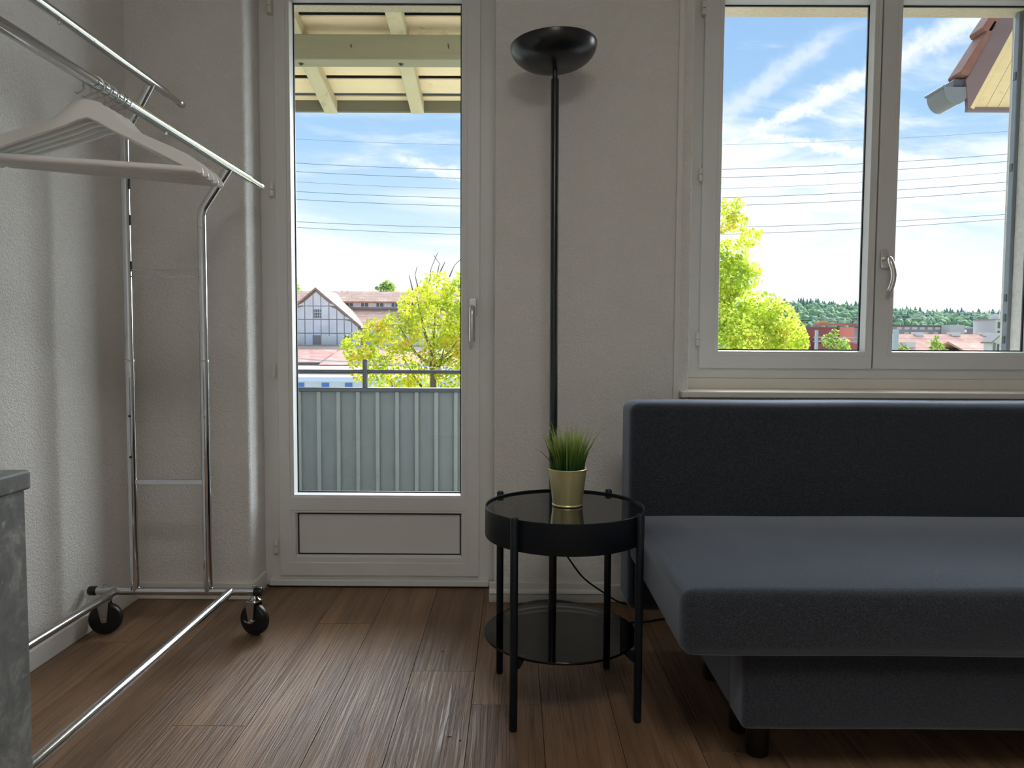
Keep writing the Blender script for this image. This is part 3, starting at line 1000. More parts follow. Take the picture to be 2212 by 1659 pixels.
# ------------------------------------------------------------------ crumbs of dirt on the floor
for px, py, l, lab in ((-0.208, 2.128, 'oblong', 'small dark crumb on the plank before the balcony door'), (-0.151, 1.655, 'thin', 'thin dark splinter lying on the floor plank near the camera'), (-0.120, 1.640, 'round', 'tiny dark crumb beside the splinter on the floor')):
    mb = MB()
    if l == 'thin':
        mb.tube([(0, 0, 0.0012), (0.010, 0.003, 0.0012)], [0.0010, 0.0007], 6)
    else:
        mb.lathe([(0.0, 0.0), (0.0022, 0.0004), (0.0026, 0.0014), (0.0014, 0.0026), (0.0, 0.0028)], 7)
    tag(mb.build('crumb', 'dark_hole', loc=(px, py, 0.0001), smooth=True), lab, 'crumb')

# ================================================================== ADDED FILL LIGHT (unseen, on the ceiling behind the viewpoint, brightens the room)
cl = tag(empty('added_fill_lamp', (0.22, -0.45, ZC)), 'added round fill light on the ceiling, out of view', 'fill light')
MB().lathe([(0.0, 0.0), (0.44, 0.0), (0.445, -0.01), (0.44, -0.022), (0.0, -0.022)], 48).build('housing', 'white_trim', cl, smooth=True)
lm = bpy.data.materials.new('fill_lamp_emission')
lm.use_nodes = True
lt = NT(lm.node_tree)
lt.n.clear()
em = lt.n.new('ShaderNodeEmission')
lt.l.new(lt.mix(lt.noise(objco(lt), 3, 1), (1.0, 0.95, 0.88), (1.0, 0.96, 0.90)), em.inputs[0])
em.inputs[1].default_value = FILL_LAMP_POWER / (PI * PI * 0.42 * 0.42)
lo_ = lt.n.new('ShaderNodeOutputMaterial')
lt.l.new(em.outputs[0], lo_.inputs[0])
MB().lathe([(0.425, -0.022), (0.41, -0.045), (0.33, -0.070), (0.18, -0.083), (0.0, -0.087)], 48).build('diffuser', lm, cl, smooth=True)

# ================================================================== OUTSIDE: BALCONY
fac = MB().box(-9, 9, -8, 2.995, -5.5, -0.205)
struct(fac.build('wall_facade', 'greyrender'), 'rendered storey below the room')
struct(MB().box(-9, 9, -8, 2.90, ZC + 0.352, 3.2).build('roof_slab', 'greyrender'))
struct(MB().box(-2.4, 0.55, 3.0, 4.06, -0.36, -0.205).build('balcony_slab', 'concrete_ext'))

rail = tag(empty('balcony_railing', (-0.8, 4.0, -0.2)), 'grey ribbed metal balcony parapet with dark handrail', 'railing')
x = -1.071 - 8 * 0.1075
pm = rm = None
while x < 0.45:
    if pm is None:
        pm = part(MB().box(x + 0.0105, x + 0.0970, 4.000, 4.008, -0.20, 0.660), 'panel', 'metal_panel', rail)
        rm = part(MB().box(x - 0.011, x + 0.011, 3.984, 4.010, -0.20, 0.652), 'rib', 'metal_rib', rail, bevel=0.003)
        xs = x
    else:
        for src in (pm, rm):
            c = src.copy()
            COL.objects.link(c)
            c.location = (x - xs, 0, 0)
    x += 0.1075
part(MB().box(-1.95, 0.47, 3.978, 4.022, 0.651, 0.674), 'top_rail', 'anthracite', rail, bevel=0.003)
part(MB().tube([(-1.95, 4.0, 0.762), (0.47, 4.0, 0.762)], 0.0105, 14), 'handrail', 'anthracite', rail, smooth=True)
for x in (-0.816 - 1.05, -0.816, -0.816 + 1.05):
    part(MB().tube([(x, 4.0, 0.665), (x, 4.0, 0.828), (x, 4.0, 0.830)], [0.0155, 0.0155, 0.013], 16), 'post', 'anthracite', rail, smooth=True)
    part(MB().tube([(x + 0.015, 4.0, 0.762), (x + 0.026, 4.0, 0.762)], 0.0135, 12), 'clamp', 'anthracite', rail, smooth=True)

broof = tag(empty('balcony_roof', (-0.8, 3.8, 2.4)), 'cream painted timber balcony roof with olive beam and rafters', 'roof')
tilt = math.atan(0.222)
zb = lambda y: 3.381 - 0.222 * y


def sloped(x0, x1, y0, y1, zf, th):
    """a board under the roof slope: underside at zf(y), thickness th"""
    vs = [(x, y, zf(y) + d) for x in (x0, x1) for y in (y0, y1) for d in (0, th)]
    return MB().add(vs, [(0, 1, 3, 2), (4, 6, 7, 5), (0, 4, 5, 1), (2, 3, 7, 6), (0, 2, 6, 4), (1, 5, 7, 3)])


for i in range(-1, 7):
    y1 = 4.436 - 0.178 * i - 0.018
    y0 = y1 - 0.142
    part(sloped(-2.5, 0.5, max(3.04, y0), min(y1, 4.495), zb, 0.006), 'board', 'board', broof)
part(sloped(-2.5, 0.5, 3.04, 4.60, lambda y: zb(y) + 0.040, 0.03), 'gap_shade_backing', 'anthracite', broof)  # dark sheet above the boards, shade in the gaps put into its colour
for xr in (-2.17, -1.643, -1.118, -0.593, -0.068, 0.44):
    part(sloped(xr - 0.040, xr + 0.040, 3.04, 4.515, lambda y: zb(y) - 0.070, 0.0695), 'rafter', 'rafter', broof, bevel=0.004)
part(MB().box(-2.5, 0.5, 3.768, 3.871, 2.348, 2.475), 'beam', 'beam', broof, bevel=0.006)
part(MB().box(-2.5, 0.5, 4.500, 4.525, 2.318, 2.386), 'fascia', 'fascia_wood', broof, bevel=0.003)
for xr in (-1.60, -1.100, -0.587, -0.075):
    part(MB().lathe([(0.0, -0.010), (0.007, -0.010), (0.008, -0.002), (0.014, -0.002), (0.014, 0.0), (0.0, 0.0)], 10, (xr, 3.822, 2.348)), 'bolt', 'bolt', broof)
for xr, z0, z1 in ((-0.830, 2.403, 2.418), (-0.340, 2.400, 2.423)):
    part(MB().tube([(xr, 3.770, z1), (xr, 3.756, z1), (xr + 0.003, 3.752, z0)], 0.003, 6), 'hook', 'bolt', broof, smooth=True)

# ================================================================== OUTSIDE: THE EAVE OF THE WING
M['purple_board'] = wood_ext_mat('brown_painted_bargeboard', (0.105, 0.064, 0.060), (0.145, 0.092, 0.085), 0, 0.6, (0.25, 0.20, 0.18))
M['tan_board'] = wood_ext_mat('tan_painted_board', (0.52, 0.40, 0.19), (0.66, 0.52, 0.27), 0, 0.75, (0.34, 0.26, 0.12))
M['clay'] = plain('weathered_clay_tile', (0.17, 0.072, 0.05), 0.9, var=0.5, vscale=22, bmp=0.4, bscale=60)
M['zinc_gutter'] = plain('weathered_zinc_gutter', (0.13, 0.14, 0.145), 0.5, 0.3, var=0.2, vscale=12)
eave = tag(empty('roof_eave', (2.6, 4.3, 2.3)), 'tiled roof eave with brown bargeboard and zinc gutter outside the window', 'roof')
sx, sz = 0.26, 0.51                     # slope run and rise over the visible stretch
sl = Vector((sx, 0, sz)).normalized()
nr = Vector((-sl.z, 0, sl.x))           # up and to the left of the slope
A = Vector((2.545, 4.2, 2.235))         # lower outer corner of the bargeboard


def strip(a, w0, w1, l0, l1, y0, y1):
    """a plank parallel to the verge: w = offset across, l = along the slope"""
    q = [a + sl * l0 + nr * w0, a + sl * l1 + nr * w0, a + sl * l1 + nr * w1, a + sl * l0 + nr * w1]
    return MB().prism([(p.x, p.z) for p in q], y0, y1)


Lv = 1.1
part(MB().prism([(A.x, A.z), ((A + sl * Lv).x, (A + sl * Lv).z), ((A + sl * Lv + nr * 0.105).x, (A + sl * Lv + nr * 0.105).z), (A.x - 0.02, A.z + 0.17)], 4.18, 4.21), 'bargeboard', 'purple_board', eave, bevel=0.003)
part(strip(A, -0.026, 0.004, 0.03, Lv, 4.19, 4.215), 'cover_strip', 'tan_board', eave, bevel=0.002)
# boards closing the eave box, parallel to the verge, cut level at the bottom
zb0 = 2.262
for i in range(7):
    w1, w0 = -0.028 - i * 0.060, -0.028 - (i + 1) * 0.060 + 0.003
    pts = []
    for w in (w1, w0):
        p = A + nr * w
        l = (zb0 - p.z) / sl.z
        pts.append(p + sl * l)
    q = [pts[0], pts[0] + sl * 1.0, pts[1] + sl * 1.0, pts[1]]
    part(MB().prism([(p.x, p.z) for p in q], 4.205, 4.225), 'eave_board', 'tan_board', eave)
part(MB().box(2.555, 3.1, 4.195, 4.235, 2.245, 2.264), 'eave_soffit', 'purple_board', eave, bevel=0.002)
part(strip(A, -0.03, 0.10, 0.10, Lv, 4.226, 4.29), 'roof_core', 'purple_board', eave)
# tiles: overlapping courses stepping up the slope
for i, l0 in enumerate((0.165, 0.430, 0.695)):
    for j in range(1):
        y0 = 4.165
        a = A + sl * l0
        th0, th1 = 0.150, 0.112
        q = [a + nr * 0.100, a + sl * 0.33 + nr * 0.100, a + sl * 0.33 + nr * (th1 + 0.012), a + nr * (th0 + 0.010 * (i % 2)), a - sl * 0.012 + nr * (th0 - 0.012)]
        part(MB().prism([(p.x, p.z) for p in q], y0, y0 + 0.130), 'roof_tile', 'clay', eave, bevel=0.006)
# half-round gutter running along the eave, with its end board
gp = []
gc = (2.478, 2.372)
ro, ri = 0.072, 0.068
for i in range(15):
    a = PI + PI * i / 14
    gp.append((gc[0] + ro * math.cos(a), gc[1] + ro * math.sin(a) * 1.35))
for i in range(15):
    a = 2 * PI - PI * i / 14
    gp.append((gc[0] + ri * math.cos(a), gc[1] + ri * math.sin(a) * 1.35 + 0.002))
part(MB().prism(gp, 4.19, 4.36), 'gutter', 'zinc_gutter', eave, smooth=True)
part(MB().prism(gp[:15], 4.186, 4.192), 'gutter_end', 'zinc_gutter', eave)
part(MB().tube([(gc[0] - ro, 4.185, gc[1] + 0.003), (gc[0] - ro, 4.37, gc[1] + 0.003)], 0.008, 10), 'gutter_bead', 'zinc_gutter', eave, smooth=True)
part(MB().box(2.470, 2.560, 4.20, 4.34, 2.380, 2.420), 'gutter_flashing', 'anthracite', eave, bevel=0.004)

# ================================================================== OUTSIDE: GROUND, TREES, BUILDINGS
GZ = -5.5


def ground_mat():
    m, t, b = new_mat('ground_gravel_and_grass')
    o = objco(t)
    f = t.noise(o, 0.06, 5)
    c = t.mix(t.smooth(f, 0.42, 0.58), (0.42, 0.39, 0.33), (0.22, 0.26, 0.10))
    t.l.new(c, b.inputs['Base Color'])
    b.inputs['Roughness'].default_value = 0.95
    return m


M['ground'] = ground_mat()
struct(MB().add([(-900, 3.0, GZ), (900, 3.0, GZ), (900, 900, GZ), (-900, 900, GZ)], [(0, 1, 2, 3)]).build('ground', 'ground'))

M['leaf_yellow'] = leaf_mat('maple_leaf_turning', [(0.0, (0.36, 0.46, 0.03)), (0.45, (0.66, 0.68, 0.05)), (0.8, (0.86, 0.80, 0.08)), (1.0, (0.95, 0.85, 0.16))], 0.58, (0.92, 0.55, 0.09))
M['leaf_lime'] = leaf_mat('maple_leaf_lime', [(0.0, (0.36, 0.50, 0.04)), (0.5, (0.66, 0.74, 0.08)), (1.0, (0.92, 0.88, 0.22))], 0.58, (0.88, 0.62, 0.16))
M['leaf_green'] = leaf_mat('green_leaf', [(0.0, (0.16, 0.26, 0.05)), (0.6, (0.34, 0.46, 0.10)), (1.0, (0.52, 0.58, 0.18))], 0.5)
M['bark'] = plain('grey_bark', (0.14, 0.115, 0.085), 0.9, var=0.3, vscale=8)


def leaves(blobs, yc, dens, size, rs, depth=0.8):
    mb = MB()
    V, F = mb.v, mb.f
    for bx, bz, br in blobs:
        by = yc + rs.uniform(-depth, depth) * br
        for i in range(int(dens * br * br) + 6):
            while True:
                p = Vector((rs.uniform(-1, 1), rs.uniform(-1, 1), rs.uniform(-1, 1)))
                if 0.12 < p.length < 1.0: break
            p = p * (0.62 + 0.38 * p.length) / max(p.length, 0.3) * p.length ** 0.35
            if rs.random() < 0.12: p *= 1.12
            c = Vector((bx + p.x * br, by + p.y * br, bz + p.z * br * 0.95))
            s = size * rs.uniform(0.6, 1.25)
            n = (p.normalized() * 0.6 + Vector((rs.uniform(-1, 1), rs.uniform(-1, 1), rs.uniform(-0.3, 1.1)))).normalized()
            a = n.orthogonal().normalized()
            ang = rs.random() * 2 * PI
            t1 = a * math.cos(ang) + n.cross(a) * math.sin(ang)
            t2 = n.cross(t1)
            k = len(V)
            V += [tuple(c - t1 * s * 0.5), tuple(c + t2 * s * 0.42 + t1 * s * 0.05 - n * s * 0.12), tuple(c + t1 * s * 0.55), tuple(c - t2 * s * 0.42 + t1 * s * 0.05 - n * s * 0.12)]
            F += [(k, k + 1, k + 2), (k, k + 2, k + 3)]
    return mb


def tree(name, label, blobs, yc, base, mat, dens=2600, size=0.085, limbs=8, twigs=(), seed=1, trunk_r=0.16, group='trees outside'):
    rs = random.Random(seed)
    root = tag(empty(name, (base[0], yc, GZ)), label, 'tree', group)
    f = part(leaves(blobs, yc, dens, size, rs), 'foliage', mat, root, fix=False)
    f['kind'] = 'stuff'
    tb = MB()
    zt = base[1]
    tb.tube([(base[0], yc, GZ), (base[0] + 0.05, yc, (GZ + zt) / 2), (base[0], yc, zt)], [trunk_r, trunk_r * 0.8, trunk_r * 0.55], 10)
    part(tb, 'trunk', 'bark', root, smooth=True)
    for bx, bz, br in sorted(blobs, key=lambda q: -q[2])[:limbs]:
        lb = MB()
        st = Vector((base[0], yc, max(GZ + 1, min(zt, bz - 0.5 - abs(bx - base[0]) * 0.5))))
        en = Vector((bx, yc, bz + br * 0.4))
        md = (st + en) / 2 + Vector((0, rs.uniform(-0.2, 0.2), -0.12 * (en - st).length))
        lb.tube([st, md, en], [trunk_r * 0.35, trunk_r * 0.24, trunk_r * 0.08], 7)
        part(lb, 'branch', 'bark', root, smooth=True)
    for pts in twigs:
        part(MB().tube([(p[0], yc, p[1]) for p in pts], [0.022] + [0.010] * (len(pts) - 1), 5), 'twig', 'bark', root, smooth=True)
    return root


B1 = [(-4.61, 0.78, 0.63), (-4.12, 1.27, 0.49), (-3.49, 1.21, 0.77), (-2.93, 2.04, 0.77), (-2.31, 2.53, 0.63), (-1.75, 2.33, 0.56), (-2.38, 1.49, 0.98), (-4.34, 0.23, 0.7), (-3.36, 0.23, 0.84), (-2.1, 0.52, 0.84), (-1.4, 1.22, 0.98), (-2.87, -0.39, 0.7), (-3.92, -0.6, 0.56), (-1.75, -0.39, 0.7), (-0.71, 1.5, 1.26), (-0.7, 0.11, 1.26), (-5.06, 0.89, 0.2), (-1.54, 2.81, 0.35), (-3.3, -1.3, 0.9), (-1.7, -1.4, 1.0), (-0.3, -1.2, 1.2)]
TW = [[(-2.55, 2.7), (-2.5, 3.15), (-2.30, 3.62)], [(-2.35, 2.8), (-2.25, 3.3), (-2.42, 3.55)], [(-2.25, 3.0), (-2.08, 3.35)], [(-1.95, 2.9), (-1.80, 3.25), (-1.62, 3.42)], [(-2.9, 2.6), (-2.98, 2.95), (-2.92, 3.2)], [(-3.05, 2.5), (-3.16, 2.95)]]
B1 = [(x_, z_, r_ * 0.86) for x_, z_, r_ in B1]
tree('maple_tree', 'yellow-green maple tree with bare top twigs beyond the balcony parapet', B1, 22, (-2.45, 0.6), 'leaf_yellow', 2000, 0.095, 12, TW, 3)
B2 = [(6.05, 4.73, 0.18), (5.98, 4.24, 0.32), (6.33, 3.8, 0.28), (5.9, 3.36, 0.51), (6.03, 2.74, 0.57), (5.93, 1.99, 0.76), (6.69, 1.86, 0.57), (7.2, 1.61, 0.53), (7.52, 1.21, 0.48), (6.45, 1.11, 0.89), (5.53, 2.74, 0.76), (4.91, 2.11, 1.14), (4.77, 3.23, 0.76), (5.31, 0.97, 1.14), (6.84, 0.66, 0.89), (4.04, 1.22, 1.14), (7.78, 0.99, 0.28), (5.5, 4.36, 0.51), (5.0, -0.3, 1.2), (6.6, -0.5, 1.1), (7.6, 0.1, 0.6), (5.0, 4.9, 0.4), (6.62, 3.95, 0.10), (6.5, 2.95, 0.22)]
tree('maple_tree', 'lime green maple tree filling the lower corner of the window', B2, 20, (5.2, 1.8), 'leaf_lime', 2400, 0.095, 8, (), 5)
tree('far_tree', 'dark green tree peeking out beside the barn gable', [(-37.0, 11.2, 1.3), (-36.6, 9.2, 1.8), (-36.4, 7.2, 1.9), (-38, 8.5, 2.5), (-38, 6, 3)], 120, (-37.5, 6.5), 'leaf_green', 260, 0.40, 3, (), 7, 0.3)
tree('far_tree', 'pale tree top showing above the barn ridge', [(-22.3, 10.5, 0.7), (-21.6, 10.9, 0.8), (-20.9, 10.4, 0.7), (-21.6, 9.6, 1.3), (-23.4, 10.2, 0.4)], 125, (-21.6, 9.0), 'leaf_green', 260, 0.35, 2, (), 8, 0.25)
for i, (bl, yc, bx, lab) in enumerate((
        ([(42.2, 0.9, 0.55), (43.0, 0.7, 0.6), (41.6, 0.5, 0.6), (43.6, 0.3, 0.4), (42.4, 0, 1.0)], 80, 42.4, 'small round green tree behind the grey mast, before the orange roofs'),
        ([(46.0, 1.9, 0.35), (45.8, 1.4, 0.55), (46.4, 1.2, 0.6), (46.9, 0.7, 0.6), (45.6, 0.7, 0.6), (47.4, 0.5, 0.4), (46.2, 0, 1.1)], 80, 46.2, 'pointed green tree in the middle of the orange roofs'),
        ([(48.2, 1.35, 0.45), (48.9, 1.15, 0.45), (47.9, 0.9, 0.5), (49.4, 0.9, 0.35), (48.4, 0.2, 0.8)], 84, 48.4, 'bushy green tree behind the nearest orange roof'),
        ([(33.9, 1.55, 0.4), (34.3, 1.2, 0.45), (33.6, 1.0, 0.5), (34.8, 0.8, 0.45), (34.2, 0.4, 0.8)], 76, 34.2, 'bright green sapling in front of the red building'),
        ([(27.2, 2.0, 0.6), (26.6, 1.4, 0.9), (27.8, 1.2, 0.8), (28.4, 0.7, 0.6), (27.2, 0.3, 1.2)], 62, 27.2, 'dull green tree at the edge of the lime maple'))):
    bl = [(bx + (q[0] - bx) * 0.75, q[1] - 0.1, q[2] * 0.68) for q in bl]
    tree('distant_tree', lab, bl, yc, (bx, 0.3), 'leaf_green' if i != 3 else 'leaf_lime', 420, 0.22, 2, (), 20 + i, 0.12)

# ------------------------------------------------------------------ wooded hill
M['forest_a'] = plain('hazy_spruce_green', (0.16, 0.25, 0.20), 0.95, var=0.5, vscale=0.5)  # blue cast of distant haze put into the conifer colour
M['forest_b'] = plain('beech_green', (0.26, 0.36, 0.19), 0.95, var=0.5, vscale=0.35)


def hill_top(x):
    return 26.5 - (x - 150) * 0.040 + 1.2 * math.sin(x * 0.045) if x > 60 else 30


hm = MB()
NXH, NYH = 60, 10
for i in range(NXH + 1):
    x = -200 + 700 * i / NXH
    for j in range(NYH + 1):
        f = j / NYH
        z = GZ + (hill_top(x) - 5 - GZ) * (math.sin(f * PI / 2) ** 1.3)
        hm.v.append((x, 330 + 110 * f, z))
for i in range(NXH):
    for j in range(NYH):
        a = i * (NYH + 1) + j
        hm.f.append((a, a + NYH + 1, a + NYH + 2, a + 1))
struct(hm.build('hill', 'forest_b', smooth=True), 'wooded hill behind the town')
ico = bmesh.new()
bmesh.ops.create_icosphere(ico, subdivisions=2, radius=1.0)
ico_v = [v_.co.copy() for v_ in ico.verts]
ico_f = [tuple(v_.index for v_ in f.verts) for f in ico.faces]
ico.free()
rs = random.Random(4)
fb, fc = MB(), MB()
for i in range(3400):
    x = rs.uniform(110, 330) if i < 2000 else rs.uniform(-190, 110)
    f = rs.random() ** 0.75
    y = 330 + 110 * f
    z = GZ + (hill_top(x) - 5 - GZ) * (math.sin(f * PI / 2) ** 1.3)
    if rs.random() < 0.22 + 0.25 * (f > 0.85):
        h, r_ = rs.uniform(3.5, 8.0), rs.uniform(1.2, 2.2)
        vs = [(x, y, z + h)]
        fs = []
        for lv_, (q, zz) in enumerate(((0.30, 0.75), (0.55, 0.62), (0.6, 0.45), (0.85, 0.32), (1.0, 0.1))):
            for k_ in range(7):
                a = 2 * PI * k_ / 7 + lv_ * 0.4
                rr = r_ * q * rs.uniform(0.75, 1.15)
                vs.append((x + rr * math.cos(a), y + rr * math.sin(a), z + h * zz))
        for k_ in range(7): fs.append((0, 1 + k_, 1 + (k_ + 1) % 7))
        for lv_ in range(4):
            for k_ in range(7):
                a = 1 + lv_ * 7 + k_
                b_ = 1 + lv_ * 7 + (k_ + 1) % 7
                fs.append((a, a + 7, b_ + 7, b_))
        fc.add(vs, fs)
    else:
        r_ = rs.uniform(1.2, 2.6)
        vs = []
        for q in ico_v:
            n_ = 1 + 0.30 * (rs.random() - 0.5)
            vs.append((x + q.x * r_ * n_, y + q.y * r_ * n_, z + 2.2 + q.z * r_ * n_ * 1.15))
        fb.add(vs, ico_f)
fo = tag(empty('forest', (0, 0, 0)), 'mixed woods of round crowns and dark conifers on the distant hill', 'forest', kind='stuff')
fb.build('leafy_crowns', 'forest_b', fo, fix=False)['kind'] = 'stuff'
fc.build('conifers', 'forest_a', fo, fix=False)['kind'] = 'stuff'

# ------------------------------------------------------------------ barn with half-timbered gable
M['timber'] = plain('dark_timber', (0.30, 0.27, 0.25), 0.9, var=0.2, vscale=2)
M['panel_grey'] = plain('weathered_grey_board', (0.78, 0.76, 0.78), 0.9, var=0.22, vscale=0.9)
M['white_wall'] = plain('white_wall_paint', (0.76, 0.73, 0.68), 0.9, var=0.05, vscale=1)
M['yellow_wall'] = plain('ochre_wall_paint', (0.72, 0.55, 0.33), 0.9, var=0.08, vscale=1)
M['tile_barn'] = tile_roof_mat('barn_roof_tile', (0.38, 0.21, 0.15), (0.48, 0.31, 0.23), 2.6, 2.2)
M['tile_red'] = tile_roof_mat('red_roof_tile', (0.47, 0.20, 0.155), (0.55, 0.28, 0.22), 2.8, 1.2)
M['tile_orange'] = tile_roof_mat('orange_roof_tile', (0.47, 0.225, 0.15), (0.56, 0.30, 0.215), 1.3, 0.9)
M['win_dark'] = plain('dark_window_glass', (0.10, 0.12, 0.14), 0.15, var=0.3, vscale=2)
M['win_white'] = plain('white_window_frame', (0.78, 0.78, 0.76), 0.6)
barn = tag(empty('barn', (-20, 90, GZ)), 'old barn with grey boarded gable and tiled clerestory roof', 'building')
AX, AZ, EX, EZ = -22.72, 7.0, -17.86, 2.9
slope = (AZ - EZ) / (EX - AX)
gy = 84.0
part(MB().prism([(2 * AX - EX, GZ), (EX, GZ), (EX, EZ), (AX, AZ - 0.05), (2 * AX - EX, EZ)], gy, 92), 'gable_wall', 'timber', barn)
cols = [-27.5, -26.6, -25.8, -24.95, -24.04, -23.08, -22.18, -21.26, -20.36, -19.52, -18.66, -17.9]
rows = [-1.0, 0.48, 1.98, 3.56, 5.10, 6.9]


def ztop(x):
    return AZ - 0.30 - slope * abs(x - AX)


for i in range(len(cols) - 1):
    for j in range(len(rows) - 1):
        xa, xb, za, zc = cols[i] + 0.05, cols[i + 1] - 0.05, rows[j] + 0.05, rows[j + 1] - 0.05
        ta, tb_ = min(zc, ztop(xa)), min(zc, ztop(xb))
        if max(ta, tb_) - za < 0.15: continue
        poly = [(xa, za), (xb, za)]
        if tb_ > za: poly.append((xb, tb_))
        if xa < AX < xb and zc > ztop(AX): poly.append((AX, ztop(AX)))
        if zc < ztop(xb) < zc: pass
        if ta > za: poly.append((xa, ta))
        if len(poly) >= 3:
            part(MB().prism(poly, gy - 0.06, gy + 0.01), 'wall_panel', 'panel_grey', barn)
wn = part(MB().box(-23.0, -22.16, gy - 0.09, gy - 0.02, 3.68, 4.76), 'window', 'win_dark', barn)
for q in (-22.86, -22.58, -22.30): part(MB().box(q - 0.025, q + 0.025, gy - 0.13, gy - 0.085, 3.68, 4.76), 'glazing_bar', 'win_white', barn).parent = wn
for q in (3.72, 4.05, 4.38, 4.72): part(MB().box(-23.0, -22.16, gy - 0.13, gy - 0.085, q - 0.025, q + 0.025), 'glazing_bar', 'win_white', barn).parent = wn
part(MB().box(-23.15, -22.25, gy - 0.10, gy, 0.55, 1.75), 'barn_door', 'timber', barn)
part(MB().box(-22.15, -20.62, gy - 0.10, gy, 0.70, 1.70), 'shutter', 'white_wall', barn)
part(MB().box(-24.9, -24.2, gy - 0.10, gy, 0.70, 1.70), 'shutter', 'white_wall', barn)
part(MB().box(-19.45, -18.95, gy - 0.10, gy, 1.15, 1.75), 'window', 'win_dark', barn)
for s in (1, -1):
    e = AX + s * (EX - AX + 0.35)
    ez = AZ - slope * (EX - AX + 0.35)
    part(MB().prism([(AX, AZ), (e, ez), (e, ez + 0.22), (AX, AZ + 0.22)], gy - 0.35, 93.5), 'wing_roof', 'tile_barn', barn)
XB0, XB1 = -30.0, 12.0
part(MB().prism_x([(91.0, 6.05), (95.0, 7.55), (99.0, 6.05), (99.0, 5.85), (95.0, 7.33), (91.0, 5.85)], XB0, XB1), 'upper_roof', 'tile_barn', barn)
part(MB().box(XB0, XB1, 91.4, 98.6, 4.6, 6.2), 'clerestory_wall', 'panel_grey', barn)
part(MB().prism_x([(86.0, 3.10), (91.6, 5.25), (91.6, 5.05), (86.0, 2.90)], XB0, XB1), 'lower_roof', 'tile_barn', barn)
part(MB().box(XB0, XB1, 86.6, 98, GZ, 3.2), 'main_wall', 'white_wall', barn)
x = -21.0
while x < -2:
    w_ = part(MB().box(x, x + 0.85, 91.33, 91.41, 5.42, 5.92), 'window', 'win_dark', barn)
    part(MB().box(x + 0.38, x + 0.46, 91.29, 91.335, 5.42, 5.92), 'glazing_bar', 'win_white', barn).parent = w_
    part(MB().box(x + 1.0, x + 1.25, 91.30, 91.41, 5.30, 5.98), 'post', 'win_white', barn)
    x += 1.9
part(MB().box(XB0, XB1, 91.25, 91.42, 5.22, 5.34), 'clerestory_sill', 'timber', barn)

# ------------------------------------------------------------------ low sheds, platform canopy and train in front of the barn
an = tag(empty('white_annex', (-19, 80, GZ)), 'low white walled annex at the foot of the barn gable', 'building')
part(MB().box(-32, -8, 79.5, 83.5, GZ, 0.52), 'wall', 'white_wall', an)
part(MB().box(-32.2, -7.8, 79.3, 83.6, 0.52, 0.66), 'roof_edge', 'timber', an)


def lean_shed(name, label, x0, x1, yb, zb_, yf, zf, wall):
    s = tag(empty(name, ((x0 + x1) / 2, yf, GZ)), label, 'shed')
    part(MB().prism_x([(yf, zf), (yb, zb_), (yb, zb_ - 0.18), (yf, zf - 0.18)], x0, x1), 'roof', 'tile_red', s)
    part(MB().box(x0 + 0.3, x1 - 0.3, yf + 0.4, yb - 0.1, GZ, zf - 0.05), 'wall', wall, s)
    part(MB().box(x0, x1, yf - 0.08, yf + 0.05, zf - 0.30, zf - 0.04), 'gutter', 'zinc_gutter', s)
    x = x0 + 1.2
    while x < x1 - 1:
        part(MB().box(x, x + 0.9, yf + 0.34, yf + 0.41, zf - 1.6, zf - 0.5), 'window', 'win_dark', s)
        x += 2.4
    return s


lean_shed('tiled_shed', 'red tiled shed with ochre wall, farther of the two below the barn', -33, -18.9, 78, 0.18, 71, -1.0, 'yellow_wall')
lean_shed('tiled_shed', 'red tiled shed half hidden by the maple tree', -18.25, -4, 76.5, 0.15, 68, -1.15, 'white_wall')
cp = tag(empty('platform_canopy', (-15, 62, GZ)), 'pale flat canopy with brown fascia behind the railway carriage', 'canopy')
part(MB().prism_x([(60, -1.42), (66.5, -1.20), (66.5, -1.36), (60, -1.58)], -34, 6), 'roof', 'white_wall', cp)
part(MB().box(-34, 6, 59.9, 60.05, -1.76, -1.46), 'fascia', plain('brown_fascia', (0.30, 0.15, 0.13), 0.7), cp)
part(MB().box(-34, 6, 63, 66, GZ, -1.36), 'wall', 'white_wall', cp)
x = -33
while x < 6:
    part(MB().box(x, x + 0.25, 60.2, 60.45, GZ, -1.5), 'post', 'win_white', cp)
    x += 4.0
trn = tag(empty('railway_carriage', (-14, 52, GZ)), 'white railway carriage with blue door panels below the handrail', 'train')
M['train_white'] = plain('train_white', (0.78, 0.80, 0.82), 0.4, var=0.03)
M['train_blue'] = plain('train_blue', (0.10, 0.22, 0.60), 0.4, var=0.05)
part(MB().box(-32, 4, 50.0, 53.0, GZ + 0.9, -1.76), 'body', 'train_white', trn)
part(MB().prism_x([(49.95, -1.77), (50.3, -1.47), (51.0, -1.36), (52.0, -1.36), (52.7, -1.47), (53.05, -1.77)], -32, 4), 'roof', plain('train_roof_grey', (0.55, 0.57, 0.58), 0.6), trn)
for x in (-21.1, -18.0, -14.9, -13.2, -11.6, -8.4, -5.2):
    d_ = part(MB().box(x, x + 0.5, 49.95, 50.02, -4.4, -1.84), 'door', 'train_blue', trn)
for x in (-22.6, -19.5, -16.5, -12.5, -10.0, -7.0):
    part(MB().box(x, x + 1.0, 49.96, 50.02, -3.2, -2.20), 'window', 'win_dark', trn)
part(MB().box(-31.5, 3.5, 50.4, 52.6, GZ + 0.1, GZ + 0.9), 'bogie', 'anthracite', trn)

